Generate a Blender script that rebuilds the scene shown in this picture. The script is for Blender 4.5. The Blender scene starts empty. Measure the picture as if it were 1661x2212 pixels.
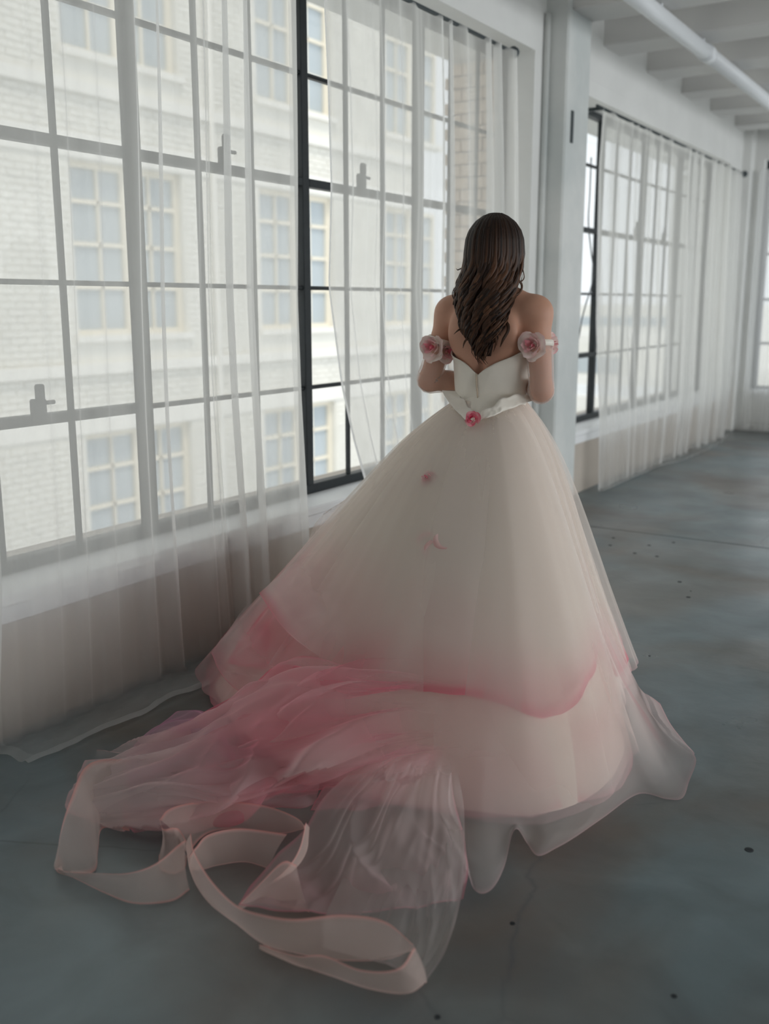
import bpy, bmesh, math, random
import numpy as np
from mathutils import Vector, noise

random.seed(7)
SC = bpy.context.scene
COL = SC.collection

# ------------------------------------------------------------------ camera
EYE = 1.38                                   # lens height above the floor (m)
FPX = 2140.0                                 # focal length for a 1661 x 2212 frame
PITCH, YAW = math.radians(11.9), math.radians(32.24)
FWD = Vector((-math.sin(YAW) * math.cos(PITCH), math.cos(YAW) * math.cos(PITCH), -math.sin(PITCH)))
RGT = Vector((math.cos(YAW), math.sin(YAW), 0))
UPV = RGT.cross(FWD)
cam_d = bpy.data.cameras.new('camera')
cam = bpy.data.objects.new('camera', cam_d)
COL.objects.link(cam)
cam.location = (0, 0, EYE)
cam.rotation_euler = FWD.to_track_quat('-Z', 'Y').to_euler()
cam_d.sensor_fit = 'VERTICAL'
cam_d.sensor_height = 36.0
cam_d.lens = FPX / 2212 * 36
cam_d.dof.use_dof = True
cam_d.dof.focus_distance = 3.2
cam_d.dof.aperture_fstop = 2.0
SC.camera = cam

# ------------------------------------------------------------------ sky, sun, exposure
world = bpy.data.worlds.new('overcast_sky')
SC.world = world
world.use_nodes = True
bg = world.node_tree.nodes['Background']
bg.inputs[0].default_value = (0.93, 0.97, 1.0, 1)
bg.inputs[1].default_value = 0.85
sun_d = bpy.data.lights.new('hazy_sun', 'SUN')
sun_d.energy = 1.15
sun_d.angle = math.radians(12)
sun_d.color = (1.0, 0.93, 0.82)
sun = bpy.data.objects.new('hazy_sun', sun_d)
COL.objects.link(sun)
sun.rotation_euler = Vector((-0.42, 0.20, -0.9)).to_track_quat('-Z', 'Y').to_euler()
# added fill lamp just inside the unseen opposite wall's window openings
for nm, loc, aim, sx, sy, pw in (('side_fill_light', (7.4, 5.2, 1.9), (-1, 0, -0.05), 12.0, 2.4, 210),):
    ld = bpy.data.lights.new(nm, 'AREA'); ld.shape = 'RECTANGLE'; ld.size = sx; ld.size_y = sy
    ld.energy = pw; ld.color = (0.95, 0.98, 1.0)
    lo = bpy.data.objects.new(nm, ld); COL.objects.link(lo); lo.location = loc
    lo.rotation_euler = Vector(aim).to_track_quat('-Z', 'Y').to_euler()
SC.view_settings.view_transform = 'Standard'
SC.view_settings.look = 'None'
SC.view_settings.gamma = 1.0
SC.view_settings.use_curve_mapping = False
SC.view_settings.exposure = 0.68
SC.cycles.max_bounces = 10
SC.cycles.diffuse_bounces = 5
SC.cycles.transmission_bounces = 6
SC.cycles.transparent_max_bounces = 48

# ------------------------------------------------------------------ helpers
def sight(px, py):
    return FWD + RGT * ((px - 830.5) / FPX) - UPV * ((py - 1106.0) / FPX)

def at_z(px, py, z=0.0):                      # measured point at a known height
    v = sight(px, py)
    return Vector((0, 0, EYE)) + v * ((z - EYE) / v.z)

def at_d(px, py, dist):                       # measured point at a known distance
    return Vector((0, 0, EYE)) + sight(px, py) * dist

def smooth(a, b, x):
    t = min(1.0, max(0.0, (x - a) / (b - a)))
    return t * t * (3 - 2 * t)

def lerp(a, b, t):
    return a + (b - a) * t

def interp(x, xs, ys):
    return float(np.interp(x, xs, ys))

def nz(x, y, z=0.0):
    return noise.noise(Vector((x, y, z)))

def tag(o, label=None, cat=None, group=None, kind=None):
    if label: o['label'] = label
    if cat: o['category'] = cat
    if group: o['group'] = group
    if kind: o['kind'] = kind
    return o

def empty(name, loc=(0, 0, 0), parent=None):
    o = bpy.data.objects.new(name, None)
    COL.objects.link(o)
    o.location = loc
    o.empty_display_size = 0.1
    if parent: o.parent = parent
    return o

def put(name, me, mat=None, parent=None, world_coords=True):
    o = bpy.data.objects.new(name, me)
    COL.objects.link(o)
    if mat is not None and not me.materials:
        me.materials.append(mat)
    if parent is not None:
        o.parent = parent
        if world_coords:
            p = parent
            off = Vector((0, 0, 0))
            while p is not None:
                off += p.location
                p = p.parent
            o.location = -off
    return o

def mesh(name, verts, faces, smooth_shade=True, attrs=None):
    me = bpy.data.meshes.new(name)
    me.from_pydata([tuple(v) for v in verts], [], faces)
    if smooth_shade:
        me.polygons.foreach_set('use_smooth', [True] * len(me.polygons))
    for k, vals in (attrs or {}).items():
        a = me.attributes.new(k, 'FLOAT', 'POINT')
        a.data.foreach_set('value', [float(x) for x in vals])
    me.update()
    return me

def box_bm(bm, x0, x1, y0, y1, z0, z1, bevel=0.0):
    vs = [bm.verts.new((x, y, z)) for x in (x0, x1) for y in (y0, y1) for z in (z0, z1)]
    fs = []
    for q in ((0, 1, 3, 2), (4, 6, 7, 5), (0, 4, 5, 1), (2, 3, 7, 6), (0, 2, 6, 4), (1, 5, 7, 3)):
        fs.append(bm.faces.new([vs[i] for i in q]))
    if bevel:
        es = list({e for f in fs for e in f.edges})
        bmesh.ops.bevel(bm, geom=es, offset=bevel, segments=1, affect='EDGES', profile=0.5)

def box(name, dims, mat, parent=None, bevel=0.0):
    bm = bmesh.new()
    box_bm(bm, *dims, bevel=bevel)
    me = bpy.data.meshes.new(name)
    bm.normal_update()
    bm.to_mesh(me)
    bm.free()
    return put(name, me, mat, parent)

def tube(name, pts, rad, mat, parent=None, n=10, attrs=None, caps=True):
    pts = [Vector(p) for p in pts]
    rads = rad if isinstance(rad, (list, tuple)) else [rad] * len(pts)
    V, F = [], []
    up = Vector((0.31, 0.17, 0.93))
    for i, p in enumerate(pts):
        t = (pts[min(i + 1, len(pts) - 1)] - pts[max(i - 1, 0)]).normalized()
        a = t.cross(up)
        if a.length < 0.05: a = t.cross(Vector((1, 0, 0)))
        a.normalize()
        b = t.cross(a)
        for k in range(n):
            w = 2 * math.pi * k / n
            V.append(p + (a * math.cos(w) + b * math.sin(w)) * rads[i])
    for i in range(len(pts) - 1):
        for k in range(n):
            F.append((i * n + k, i * n + (k + 1) % n, (i + 1) * n + (k + 1) % n, (i + 1) * n + k))
    if caps:
        F.append(tuple(range(n - 1, -1, -1)))
        F.append(tuple(range((len(pts) - 1) * n, len(pts) * n)))
    return put(name, mesh(name, V, F, attrs=attrs), mat, parent)

def cr(pts, n):                               # Catmull-Rom through the points, n samples
    P = np.array([tuple(p) for p in pts], float)
    P = np.vstack([2 * P[0] - P[1], P, 2 * P[-1] - P[-2]])
    m = len(pts) - 1
    out = []
    for i in range(n):
        s = i / (n - 1) * m
        k = min(int(s), m - 1)
        t = s - k
        a, b, c, d = P[k], P[k + 1], P[k + 2], P[k + 3]
        out.append(0.5 * (2 * b + (c - a) * t + (2 * a - 5 * b + 4 * c - d) * t * t + (3 * b - a - 3 * c + d) * t ** 3))
    return np.array(out)

def grid_faces(nu, nv, closed=False):
    F = []
    for i in range(nv - 1):
        for j in range(nu if closed else nu - 1):
            k = (j + 1) % nu
            F.append((i * nu + j, i * nu + k, (i + 1) * nu + k, (i + 1) * nu + j))
    return F

def cloth_patch(ctrl, nu, nv):                # rows of control points -> (nv, nu, 3) array
    rows = [cr(r, nu) for r in ctrl]
    return np.stack([cr([r[j] for r in rows], nv) for j in range(nu)], 1)

# ------------------------------------------------------------------ materials
def new_mat(name):
    m = bpy.data.materials.new(name)
    m.use_nodes = True
    nt = m.node_tree
    nt.nodes.clear()
    out = nt.nodes.new('ShaderNodeOutputMaterial')
    return m, nt, out

def principled(name, col, rough=0.6, spec=0.5, noise_amt=0.0, noise_scale=8.0, bump=0.0, bump_scale=60.0, metallic=0.0, sheen=0.0, col2=None):
    m, nt, out = new_mat(name)
    p = nt.nodes.new('ShaderNodeBsdfPrincipled')
    nt.links.new(p.outputs[0], out.inputs[0])
    p.inputs['Base Color'].default_value = (*col, 1)
    p.inputs['Roughness'].default_value = rough
    p.inputs['Specular IOR Level'].default_value = spec
    p.inputs['Metallic'].default_value = metallic
    if sheen: p.inputs['Sheen Weight'].default_value = sheen
    tc = nt.nodes.new('ShaderNodeTexCoord')
    if noise_amt or col2:
        n = nt.nodes.new('ShaderNodeTexNoise')
        n.inputs['Scale'].default_value = noise_scale
        n.inputs['Detail'].default_value = 6
        nt.links.new(tc.outputs['Object'], n.inputs['Vector'])
        r = nt.nodes.new('ShaderNodeValToRGB')
        c2 = col2 or tuple(c * (1 - noise_amt) for c in col)
        r.color_ramp.elements[0].position = 0.35
        r.color_ramp.elements[0].color = (*c2, 1)
        r.color_ramp.elements[1].position = 0.62
        r.color_ramp.elements[1].color = (*col, 1)
        nt.links.new(n.outputs[0], r.inputs[0])
        nt.links.new(r.outputs[0], p.inputs['Base Color'])
    if bump:
        n = nt.nodes.new('ShaderNodeTexNoise')
        n.inputs['Scale'].default_value = bump_scale
        n.inputs['Detail'].default_value = 4
        nt.links.new(tc.outputs['Object'], n.inputs['Vector'])
        b = nt.nodes.new('ShaderNodeBump')
        b.inputs['Strength'].default_value = bump
        b.inputs['Distance'].default_value = 0.01
        nt.links.new(n.outputs[0], b.inputs['Height'])
        nt.links.new(b.outputs[0], p.inputs['Normal'])
    return m

def sheer(name, base, dye, opacity, rim=0.5, transl=0.5):
    """Woven net: part of the light passes straight through, the threads scatter the rest.
    'dye' = dyed colour, 'weave' = how closely woven the cloth is there."""
    m, nt, out = new_mat(name)
    L = nt.links.new
    tr = nt.nodes.new('ShaderNodeBsdfTransparent')
    df = nt.nodes.new('ShaderNodeBsdfDiffuse')
    tl = nt.nodes.new('ShaderNodeBsdfTranslucent')
    mx = nt.nodes.new('ShaderNodeMixShader')
    mx.inputs[0].default_value = transl
    L(df.outputs[0], mx.inputs[1]); L(tl.outputs[0], mx.inputs[2])
    at = nt.nodes.new('ShaderNodeAttribute'); at.attribute_name = 'dye'
    mc = nt.nodes.new('ShaderNodeMix'); mc.data_type = 'RGBA'
    L(at.outputs['Fac'], mc.inputs['Factor'])
    mc.inputs['A'].default_value = (*base, 1); mc.inputs['B'].default_value = (*dye, 1)
    L(mc.outputs['Result'], df.inputs[0]); L(mc.outputs['Result'], tl.inputs[0])
    aw = nt.nodes.new('ShaderNodeAttribute'); aw.attribute_name = 'weave'
    lw = nt.nodes.new('ShaderNodeLayerWeight'); lw.inputs[0].default_value = 0.5
    pw = nt.nodes.new('ShaderNodeMath'); pw.operation = 'POWER'; pw.inputs[1].default_value = 3.0
    L(lw.outputs['Facing'], pw.inputs[0])
    m1 = nt.nodes.new('ShaderNodeMath'); m1.operation = 'MULTIPLY_ADD'
    L(pw.outputs[0], m1.inputs[0]); m1.inputs[1].default_value = rim; m1.inputs[2].default_value = opacity
    m2 = nt.nodes.new('ShaderNodeMath'); m2.operation = 'ADD'; m2.use_clamp = True
    L(m1.outputs[0], m2.inputs[0]); L(aw.outputs['Fac'], m2.inputs[1])
    fin = nt.nodes.new('ShaderNodeMixShader')
    L(m2.outputs[0], fin.inputs[0]); L(tr.outputs[0], fin.inputs[1]); L(mx.outputs[0], fin.inputs[2])
    L(fin.outputs[0], out.inputs[0])
    return m

M = {}
M['white_wall'] = principled('white_wall_paint', (0.80, 0.80, 0.78), 0.7, 0.3, 0.06, 2.5, 0.15, 30)
M['column'] = principled('peeling_white_paint', (0.76, 0.77, 0.75), 0.7, 0.3, noise_scale=2.2, bump=0.35, bump_scale=14, col2=(0.62, 0.65, 0.64))
M['ceiling'] = principled('ceiling_paint', (0.74, 0.73, 0.71), 0.8, 0.2, 0.06, 1.5, 0.1, 20)
M['lower_wall'] = principled('wall_below_sill', (0.54, 0.48, 0.42), 0.7, 0.3, 0.1, 2.0, 0.15, 25)
M['sill'] = principled('white_sill_paint', (0.86, 0.87, 0.88), 0.45, 0.5, 0.04, 5)
M['steel'] = principled('black_window_steel', (0.016, 0.022, 0.026), 0.5, 0.4, 0.2, 30)
M['rod'] = principled('dark_rod_iron', (0.05, 0.065, 0.07), 0.5, 0.4)
M['brick'] = principled('peach_brick', (0.74, 0.60, 0.48), 0.85, 0.2, 0.14, 9, 0.3, 60)
M['facade'] = principled('cream_facade', (0.80, 0.78, 0.72), 0.85, 0.2, 0.05, 1.2)
M['facade_brick'] = principled('cream_painted_brick', (0.80, 0.78, 0.72), 0.85, 0.2, 0.08, 1.7)
M['stone'] = principled('pale_stone', (0.84, 0.82, 0.77), 0.8, 0.2, 0.05, 3)
M['far_frame'] = principled('cream_window_paint', (0.82, 0.76, 0.64), 0.6, 0.3)
M['far_glass'] = principled('pale_blue_blind_glass', (0.46, 0.51, 0.54), 0.25, 0.5, 0.08, 1.0)
M['ground'] = principled('haze_pale_ground', (0.66, 0.68, 0.69), 0.9, 0.1, 0.15, 0.15)  # distance haze is put into this pale base colour
M['pipe'] = principled('pale_pipe_paint', (0.80, 0.82, 0.84), 0.4, 0.5)
M['cable'] = principled('grey_cable', (0.10, 0.11, 0.12), 0.5, 0.4)
M['bolt'] = principled('dark_floor_bolt', (0.02, 0.025, 0.03), 0.6, 0.3)
M['satin'] = principled('ivory_satin', (0.84, 0.78, 0.69), 0.42, 0.45, 0.03, 10, sheen=0.3)
M['lining'] = principled('cream_lining', (0.84, 0.73, 0.625), 0.75, 0.2, sheen=0.2)
M['zip'] = principled('zip_tape', (0.55, 0.45, 0.34), 0.5, 0.4)
M['eye'] = principled('eye_white', (0.7, 0.68, 0.65), 0.2, 0.5)
M['lip'] = principled('lip', (0.5, 0.2, 0.18), 0.4, 0.5)
M['tulle'] = sheer('dyed_tulle', (0.93, 0.88, 0.84), (0.84, 0.26, 0.34), 0.35, 0.34, 0.45)
M['tulle_lilac'] = sheer('lilac_pink_tulle', (0.92, 0.86, 0.86), (0.70, 0.26, 0.44), 0.35, 0.34, 0.45)
M['ribbon'] = sheer('horsehair_braid', (0.95, 0.81, 0.74), (0.92, 0.40, 0.36), 0.33, 0.35, 0.4)
M['voile'] = sheer('white_voile', (0.90, 0.90, 0.89), (0.8, 0.8, 0.8), 0.57, 0.42, 0.74)
M['glove'] = sheer('glove_net', (0.86, 0.80, 0.78), (0.8, 0.5, 0.5), 0.22, 0.65, 0.4)
M['petal'] = sheer('rose_silk', (0.92, 0.84, 0.78), (0.80, 0.12, 0.22), 1.0, 0.0, 0.18)

def skin_mat():
    m = principled('skin', (0.60, 0.325, 0.225), 0.5, 0.35, 0.06, 18)
    p = next(n for n in m.node_tree.nodes if n.type == 'BSDF_PRINCIPLED')
    p.inputs['Subsurface Weight'].default_value = 0.12
    p.inputs['Subsurface Radius'].default_value = (0.012, 0.005, 0.003)
    p.inputs['Subsurface Scale'].default_value = 1.0
    return m
M['skin'] = skin_mat()

def hair_mat():
    m, nt, out = new_mat('brown_hair')
    p = nt.nodes.new('ShaderNodeBsdfPrincipled')
    nt.links.new(p.outputs[0], out.inputs[0])
    at = nt.nodes.new('ShaderNodeAttribute'); at.attribute_name = 'tone'
    r = nt.nodes.new('ShaderNodeValToRGB')
    r.color_ramp.elements[0].color = (0.010, 0.005, 0.0035, 1)
    r.color_ramp.elements[1].color = (0.115, 0.052, 0.026, 1)
    nt.links.new(at.outputs['Fac'], r.inputs[0])
    nt.links.new(r.outputs[0], p.inputs['Base Color'])
    p.inputs['Roughness'].default_value = 0.48
    p.inputs['Specular IOR Level'].default_value = 0.22
    return m
M['hair'] = hair_mat()

def glass_mat():
    m, nt, out = new_mat('window_glass')
    tr = nt.nodes.new('ShaderNodeBsdfTransparent'); tr.inputs[0].default_value = (0.96, 0.97, 0.97, 1)
    gl = nt.nodes.new('ShaderNodeBsdfGlossy'); gl.inputs['Roughness'].default_value = 0.02
    lw = nt.nodes.new('ShaderNodeLayerWeight'); lw.inputs[0].default_value = 0.5
    pw = nt.nodes.new('ShaderNodeMath'); pw.operation = 'POWER'; pw.inputs[1].default_value = 5.0
    nt.links.new(lw.outputs['Facing'], pw.inputs[0])
    fr = nt.nodes.new('ShaderNodeMath'); fr.operation = 'MULTIPLY_ADD'; fr.inputs[1].default_value = 0.7; fr.inputs[2].default_value = 0.03
    nt.links.new(pw.outputs[0], fr.inputs[0])
    mx = nt.nodes.new('ShaderNodeMixShader')
    nt.links.new(fr.outputs[0], mx.inputs[0]); nt.links.new(tr.outputs[0], mx.inputs[1]); nt.links.new(gl.outputs[0], mx.inputs[2])
    nt.links.new(mx.outputs[0], out.inputs[0])
    return m
M['glass'] = glass_mat()

def floor_mat():
    m, nt, out = new_mat('worn_concrete')
    L = nt.links.new
    p = nt.nodes.new('ShaderNodeBsdfPrincipled'); L(p.outputs[0], out.inputs[0])
    tc = nt.nodes.new('ShaderNodeTexCoord')
    def nse(scale, detail=6, dist=0.0):
        n = nt.nodes.new('ShaderNodeTexNoise')
        n.inputs['Scale'].default_value = scale; n.inputs['Detail'].default_value = detail
        n.inputs['Distortion'].default_value = dist
        L(tc.outputs['Object'], n.inputs['Vector']); return n
    def ramp(src, a, ca, b, cb):
        r = nt.nodes.new('ShaderNodeValToRGB')
        r.color_ramp.elements[0].position = a; r.color_ramp.elements[0].color = (*ca, 1)
        r.color_ramp.elements[1].position = b; r.color_ramp.elements[1].color = (*cb, 1)
        L(src, r.inputs[0]); return r
    big = ramp(nse(0.9, 4, 0.6).outputs[0], 0.36, (0.120, 0.104, 0.088), 0.58, (0.140, 0.188, 0.205))
    mid = ramp(nse(4.0, 8, 0.8).outputs[0], 0.30, (0.72, 0.72, 0.72), 0.70, (1.12, 1.12, 1.12))
    mul = nt.nodes.new('ShaderNodeMix'); mul.data_type = 'RGBA'; mul.blend_type = 'MULTIPLY'
    mul.inputs['Factor'].default_value = 1.0
    L(big.outputs[0], mul.inputs['A']); L(mid.outputs[0], mul.inputs['B'])
    # hairline cracks
    vd = nse(2.2, 5, 0.4)
    add = nt.nodes.new('ShaderNodeMix'); add.data_type = 'VECTOR'
    add.inputs['Factor'].default_value = 0.16
    L(tc.outputs['Object'], add.inputs['A']); L(vd.outputs['Color'], add.inputs['B'])
    vo = nt.nodes.new('ShaderNodeTexVoronoi'); vo.feature = 'DISTANCE_TO_EDGE'; vo.inputs['Scale'].default_value = 1.15
    L(add.outputs['Result'], vo.inputs['Vector'])
    ck = ramp(vo.outputs['Distance'], 0.0, (1, 1, 1), 0.006, (0, 0, 0))
    gate = ramp(nse(1.3, 3).outputs[0], 0.46, (0, 0, 0), 0.58, (1, 1, 1))
    g2 = nt.nodes.new('ShaderNodeMath'); g2.operation = 'MULTIPLY'
    L(ck.outputs[0], g2.inputs[0]); L(gate.outputs[0], g2.inputs[1])
    g3 = nt.nodes.new('ShaderNodeMath'); g3.operation = 'MULTIPLY'; g3.inputs[1].default_value = 0.6
    L(g2.outputs[0], g3.inputs[0])
    fin = nt.nodes.new('ShaderNodeMix'); fin.data_type = 'RGBA'
    L(g3.outputs[0], fin.inputs['Factor']); L(mul.outputs['Result'], fin.inputs['A'])
    fin.inputs['B'].default_value = (0.05, 0.06, 0.07, 1)
    L(fin.outputs['Result'], p.inputs['Base Color'])
    rr = ramp(nse(2.2, 5).outputs[0], 0.3, (0.27,) * 3, 0.7, (0.42,) * 3)
    L(rr.outputs[0], p.inputs['Roughness'])
    p.inputs['Specular IOR Level'].default_value = 0.75
    b = nt.nodes.new('ShaderNodeBump'); b.inputs['Strength'].default_value = 0.12; b.inputs['Distance'].default_value = 0.01
    L(nse(14, 6).outputs[0], b.inputs['Height']); L(b.outputs[0], p.inputs['Normal'])
    return m
M['floor'] = floor_mat()

# ------------------------------------------------------------------ room shell
XW = -2.65          # inner face of the window wall
XG = -2.85          # window plane
XO = -3.22          # outer face
Y_FAR = 11.4
B1 = (1.72, 5.90)   # first window opening
B2 = (6.57, 10.75)  # second window opening
Z_SILL, Z_HEAD, Z_SLAB = 0.475, 2.87, 3.34
Z_HEAD_2 = 2.76

JOINT_Y = 5.86
floor = tag(empty('floor'), kind='structure')
# two slabs with a joint between them
box('slab', (XO, 7.5, -4.0, JOINT_Y - 0.006, -0.2, 0.0), M['floor'], floor)
box('slab', (XO, 7.5, JOINT_Y + 0.006, Y_FAR + 0.3, -0.2, 0.0), M['floor'], floor)
box('joint_filler', (XO, 7.5, JOINT_Y - 0.006, JOINT_Y + 0.006, -0.2, -0.012), M['bolt'], floor)
bolt_px = [(1325, 1162), (1402, 1178), (1371, 1195), (1419, 1202), (1455, 1172), (1318, 1178), (1468, 1257), (1487, 1290),
           (1618, 1836), (1107, 1995), (1456, 2152), (945, 2197), (1492, 1277), (1403, 1417)]
for i, (px, py) in enumerate(bolt_px):
    c = at_z(px, py)
    r = 0.012 if py < 1400 else 0.007
    if (px, py) == (1618, 1836): r = 0.013
    if i >= 12: r = 0.005
    bm = bmesh.new()
    bmesh.ops.create_cone(bm, cap_ends=True, segments=12, radius1=r, radius2=r * 0.85, depth=0.004)
    bmesh.ops.translate(bm, verts=bm.verts, vec=(c.x, c.y, -0.0008))
    me = bpy.data.meshes.new('floor_bolt'); bm.to_mesh(me); bm.free()
    put('floor_bolt', me, M['bolt'], floor)

ceiling = tag(empty('ceiling'), kind='structure')
box('slab', (XO, 7.5, -4.0, Y_FAR + 0.3, Z_SLAB, Z_SLAB + 0.25), M['ceiling'], ceiling)
yb = -3.3
while yb < Y_FAR:
    box('beam', (XW - 0.1, 7.5, yb, yb + 0.34, 3.12, Z_SLAB + 0.01), M['ceiling'], ceiling, 0.01)
    yb += 0.94

wall_left = tag(empty('wall_left'), kind='structure')
box('lower_wall', (XO, XW, -4.0, Y_FAR, 0.0, Z_SILL - 0.035), M['lower_wall'], wall_left)
box('header', (XO, XW, -4.0, Y_FAR, Z_HEAD, Z_SLAB), M['white_wall'], wall_left)
for a, b in ((-4.0, B1[0]), (B1[1], B2[0]), (B2[1], Y_FAR)):
    box('pier', (XO + 0.001, XW, a, b, Z_SILL - 0.035, Z_HEAD), M['white_wall'], wall_left)
# exterior brick jamb seen through the glass: toothed courses
zc, k = 0.50, 0
while zc < Z_HEAD - 0.05:
    edge = -3.255 if k % 2 else -3.225
    cuts = [XG - 0.035, -3.07, edge] if k % 2 else [XG - 0.035, -2.98, -3.13, edge]
    for x1, x0 in zip(cuts[:-1], cuts[1:]):
        jit = random.uniform(-0.004, 0.004)
        box('brick', (x0 + 0.004, x1 - 0.004, B1[1] - 0.03 + jit, B1[1] + 0.12, zc, zc + 0.066), M['brick'], wall_left, 0.003)
    zc += 0.076; k += 1

column = tag(empty('column'), kind='structure')
box('shaft', (XW - 0.02, -2.50, 6.05, 6.43, 0.0, Z_SLAB), M['column'], column, 0.012)
# flush pipe beside the column and dark mounting plate on the column
tube('conduit', [(XW + 0.02, 6.03, 0.0), (XW + 0.02, 6.03, 3.1)], 0.02, M['column'], column)
box('bracket_plate', (-2.505, -2.492, 6.13, 6.165, 2.36, 2.55), M['rod'], column, 0.002)

box('header', (XO + 0.002, XW - 0.001, B2[0], B2[1], Z_HEAD_2, Z_HEAD + 0.01), M['white_wall'], wall_left)

wall_back = tag(empty('wall_back'), kind='structure')
box('plain_wall', (XO, 7.5, -4.3, -4.0, 0.0, Z_SLAB), M['white_wall'], wall_back)
wall_right = tag(empty('wall_right'), kind='structure')
box('plain_wall', (7.5, 7.8, -4.3, -1.0, 0.0, Z_SLAB), M['white_wall'], wall_right)
box('lower_wall', (7.5, 7.8, -1.0, Y_FAR + 0.3, 0.0, 0.5), M['white_wall'], wall_right)
box('header', (7.5, 7.8, -1.0, Y_FAR + 0.3, 3.0, Z_SLAB), M['white_wall'], wall_right)
for yp in (2.5, 5.6, 8.6):
    box('pier', (7.5, 7.8, yp, yp + 0.4, 0.5, 3.0), M['white_wall'], wall_right)
wall_far = tag(empty('wall_far'), kind='structure')
FWX0, FWX1 = -2.46, 1.5
box('lower_wall', (XO, 7.5, Y_FAR, Y_FAR + 0.3, 0.0, 0.44), M['white_wall'], wall_far)
box('header', (XO, 7.5, Y_FAR, Y_FAR + 0.3, 2.86, Z_SLAB), M['white_wall'], wall_far)
box('pier', (XO, FWX0, Y_FAR, Y_FAR + 0.3, 0.44, 2.86), M['white_wall'], wall_far)
box('pier', (FWX1, FWX1 + 0.6, Y_FAR, Y_FAR + 0.3, 0.44, 2.86), M['white_wall'], wall_far)
box('pier', (5.6, 7.5, Y_FAR, Y_FAR + 0.3, 0.44, 2.86), M['white_wall'], wall_far)
box('corner_pilaster', (XW - 0.02, -2.56, Y_FAR - 0.16, Y_FAR + 0.01, 0.0, Z_SLAB), M['white_wall'], wall_far, 0.01)

# sills
for i, (a, b) in enumerate((B1, B2)):
    t = tag(empty('trim_%d' % (i + 1)), kind='structure')
    box('sill_board', (XG - 0.04, XW + 0.03, a, b, Z_SILL - 0.04, Z_SILL), M['sill'], t, 0.006)
    box('sill_apron', (XW - 0.01, XW + 0.012, a, b, Z_SILL - 0.10, Z_SILL - 0.035), M['sill'], t, 0.003)
t = tag(empty('trim_3'), kind='structure')
box('sill_board', (FWX0, FWX1, Y_FAR - 0.04, Y_FAR + 0.25, 0.41, 0.45), M['sill'], t, 0.006)

# ------------------------------------------------------------------ steel windows
ROW_Z = [0.520, 0.985, 1.450, 1.920, 2.385]
PANES = {}
def pane_mesh(w, h):
    key = (round(w, 3), round(h, 3))
    if key not in PANES:
        bm = bmesh.new(); box_bm(bm, -0.002, 0.002, -w / 2, w / 2, -h / 2, h / 2)
        me = bpy.data.meshes.new('pane'); bm.to_mesh(me); bm.free()
        me.materials.append(M['glass'])
        PANES[key] = me
    return PANES[key]

def steel_window(name, y0, y1, units, latches, second_sash, head):
    ROWS = ROW_Z + [head - 0.01]
    w = tag(empty(name, (XG, (y0 + y1) / 2, Z_SILL)), kind='structure')
    S = M['steel']
    pitch = (y1 - y0) / units
    for k in range(units + 1):
        y = y0 + k * pitch
        box('mullion', (XG - 0.025, XG + 0.025, y - 0.026, y + 0.026, Z_SILL, head), S, w, 0.003)
    box('bottom_rail', (XG - 0.03, XG + 0.03, y0, y1, Z_SILL, ROWS[0]), S, w, 0.003)
    box('top_rail', (XG - 0.03, XG + 0.03, y0, y1, head - 0.04, head), S, w, 0.003)
    for k in range(units):
        a = y0 + k * pitch + 0.026
        b = a + pitch - 0.052
        for j in range(1, 3):
            y = a + (b - a) * j / 3
            box('muntin', (XG - 0.010, XG + 0.010, y - 0.008, y + 0.008, ROWS[0], ROWS[5]), S, w)
        for i in range(1, 5):
            thick = i == 3 or (i == 1 and k in second_sash)
            h = 0.018 if thick else 0.009
            d = 0.026 if thick else 0.012
            box('sash_rail' if thick else 'muntin', (XG - d, XG + d, a, b, ROWS[i] - h, ROWS[i] + h), S, w, 0.003 if thick else 0)
            if not thick:
                box('muntin_lip', (XG + 0.004, XG + 0.018, a, b, ROWS[i] - 0.003, ROWS[i] + 0.003), S, w)
        for i in range(5):
            for j in range(3):
                ya, yb_ = a + (b - a) * j / 3, a + (b - a) * (j + 1) / 3
                p = put('pane', pane_mesh(yb_ - ya - 0.02, ROWS[i + 1] - ROWS[i] - 0.016), None, w, False)
                p.location = (0, (ya + yb_) / 2 - (y0 + y1) / 2, (ROWS[i] + ROWS[i + 1]) / 2 - Z_SILL)
    for (y, z) in latches:                    # catch with a small lever on the sash rail
        bm = bmesh.new()
        box_bm(bm, XG + 0.02, XG + 0.05, y - 0.028, y + 0.028, z - 0.02, z + 0.05, 0.006)
        box_bm(bm, XG + 0.03, XG + 0.055, y - 0.012, y + 0.02, z + 0.045, z + 0.10, 0.006)
        box_bm(bm, XG + 0.035, XG + 0.05, y + 0.015, y + 0.065, z + 0.028, z + 0.042, 0.004)
        me = bpy.data.meshes.new('latch'); bm.to_mesh(me); bm.free()
        put('latch', me, S, w)
    return w

win1 = steel_window('window_1', B1[0], B1[1], 4, [(3.24, 1.95), (4.25, 1.95), (2.24, 1.01)], (0,), Z_HEAD)
win2 = steel_window('window_2', B2[0], B2[1], 4, [(8.42, 1.95), (9.2, 1.95)], (0,), Z_HEAD_2)
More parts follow.
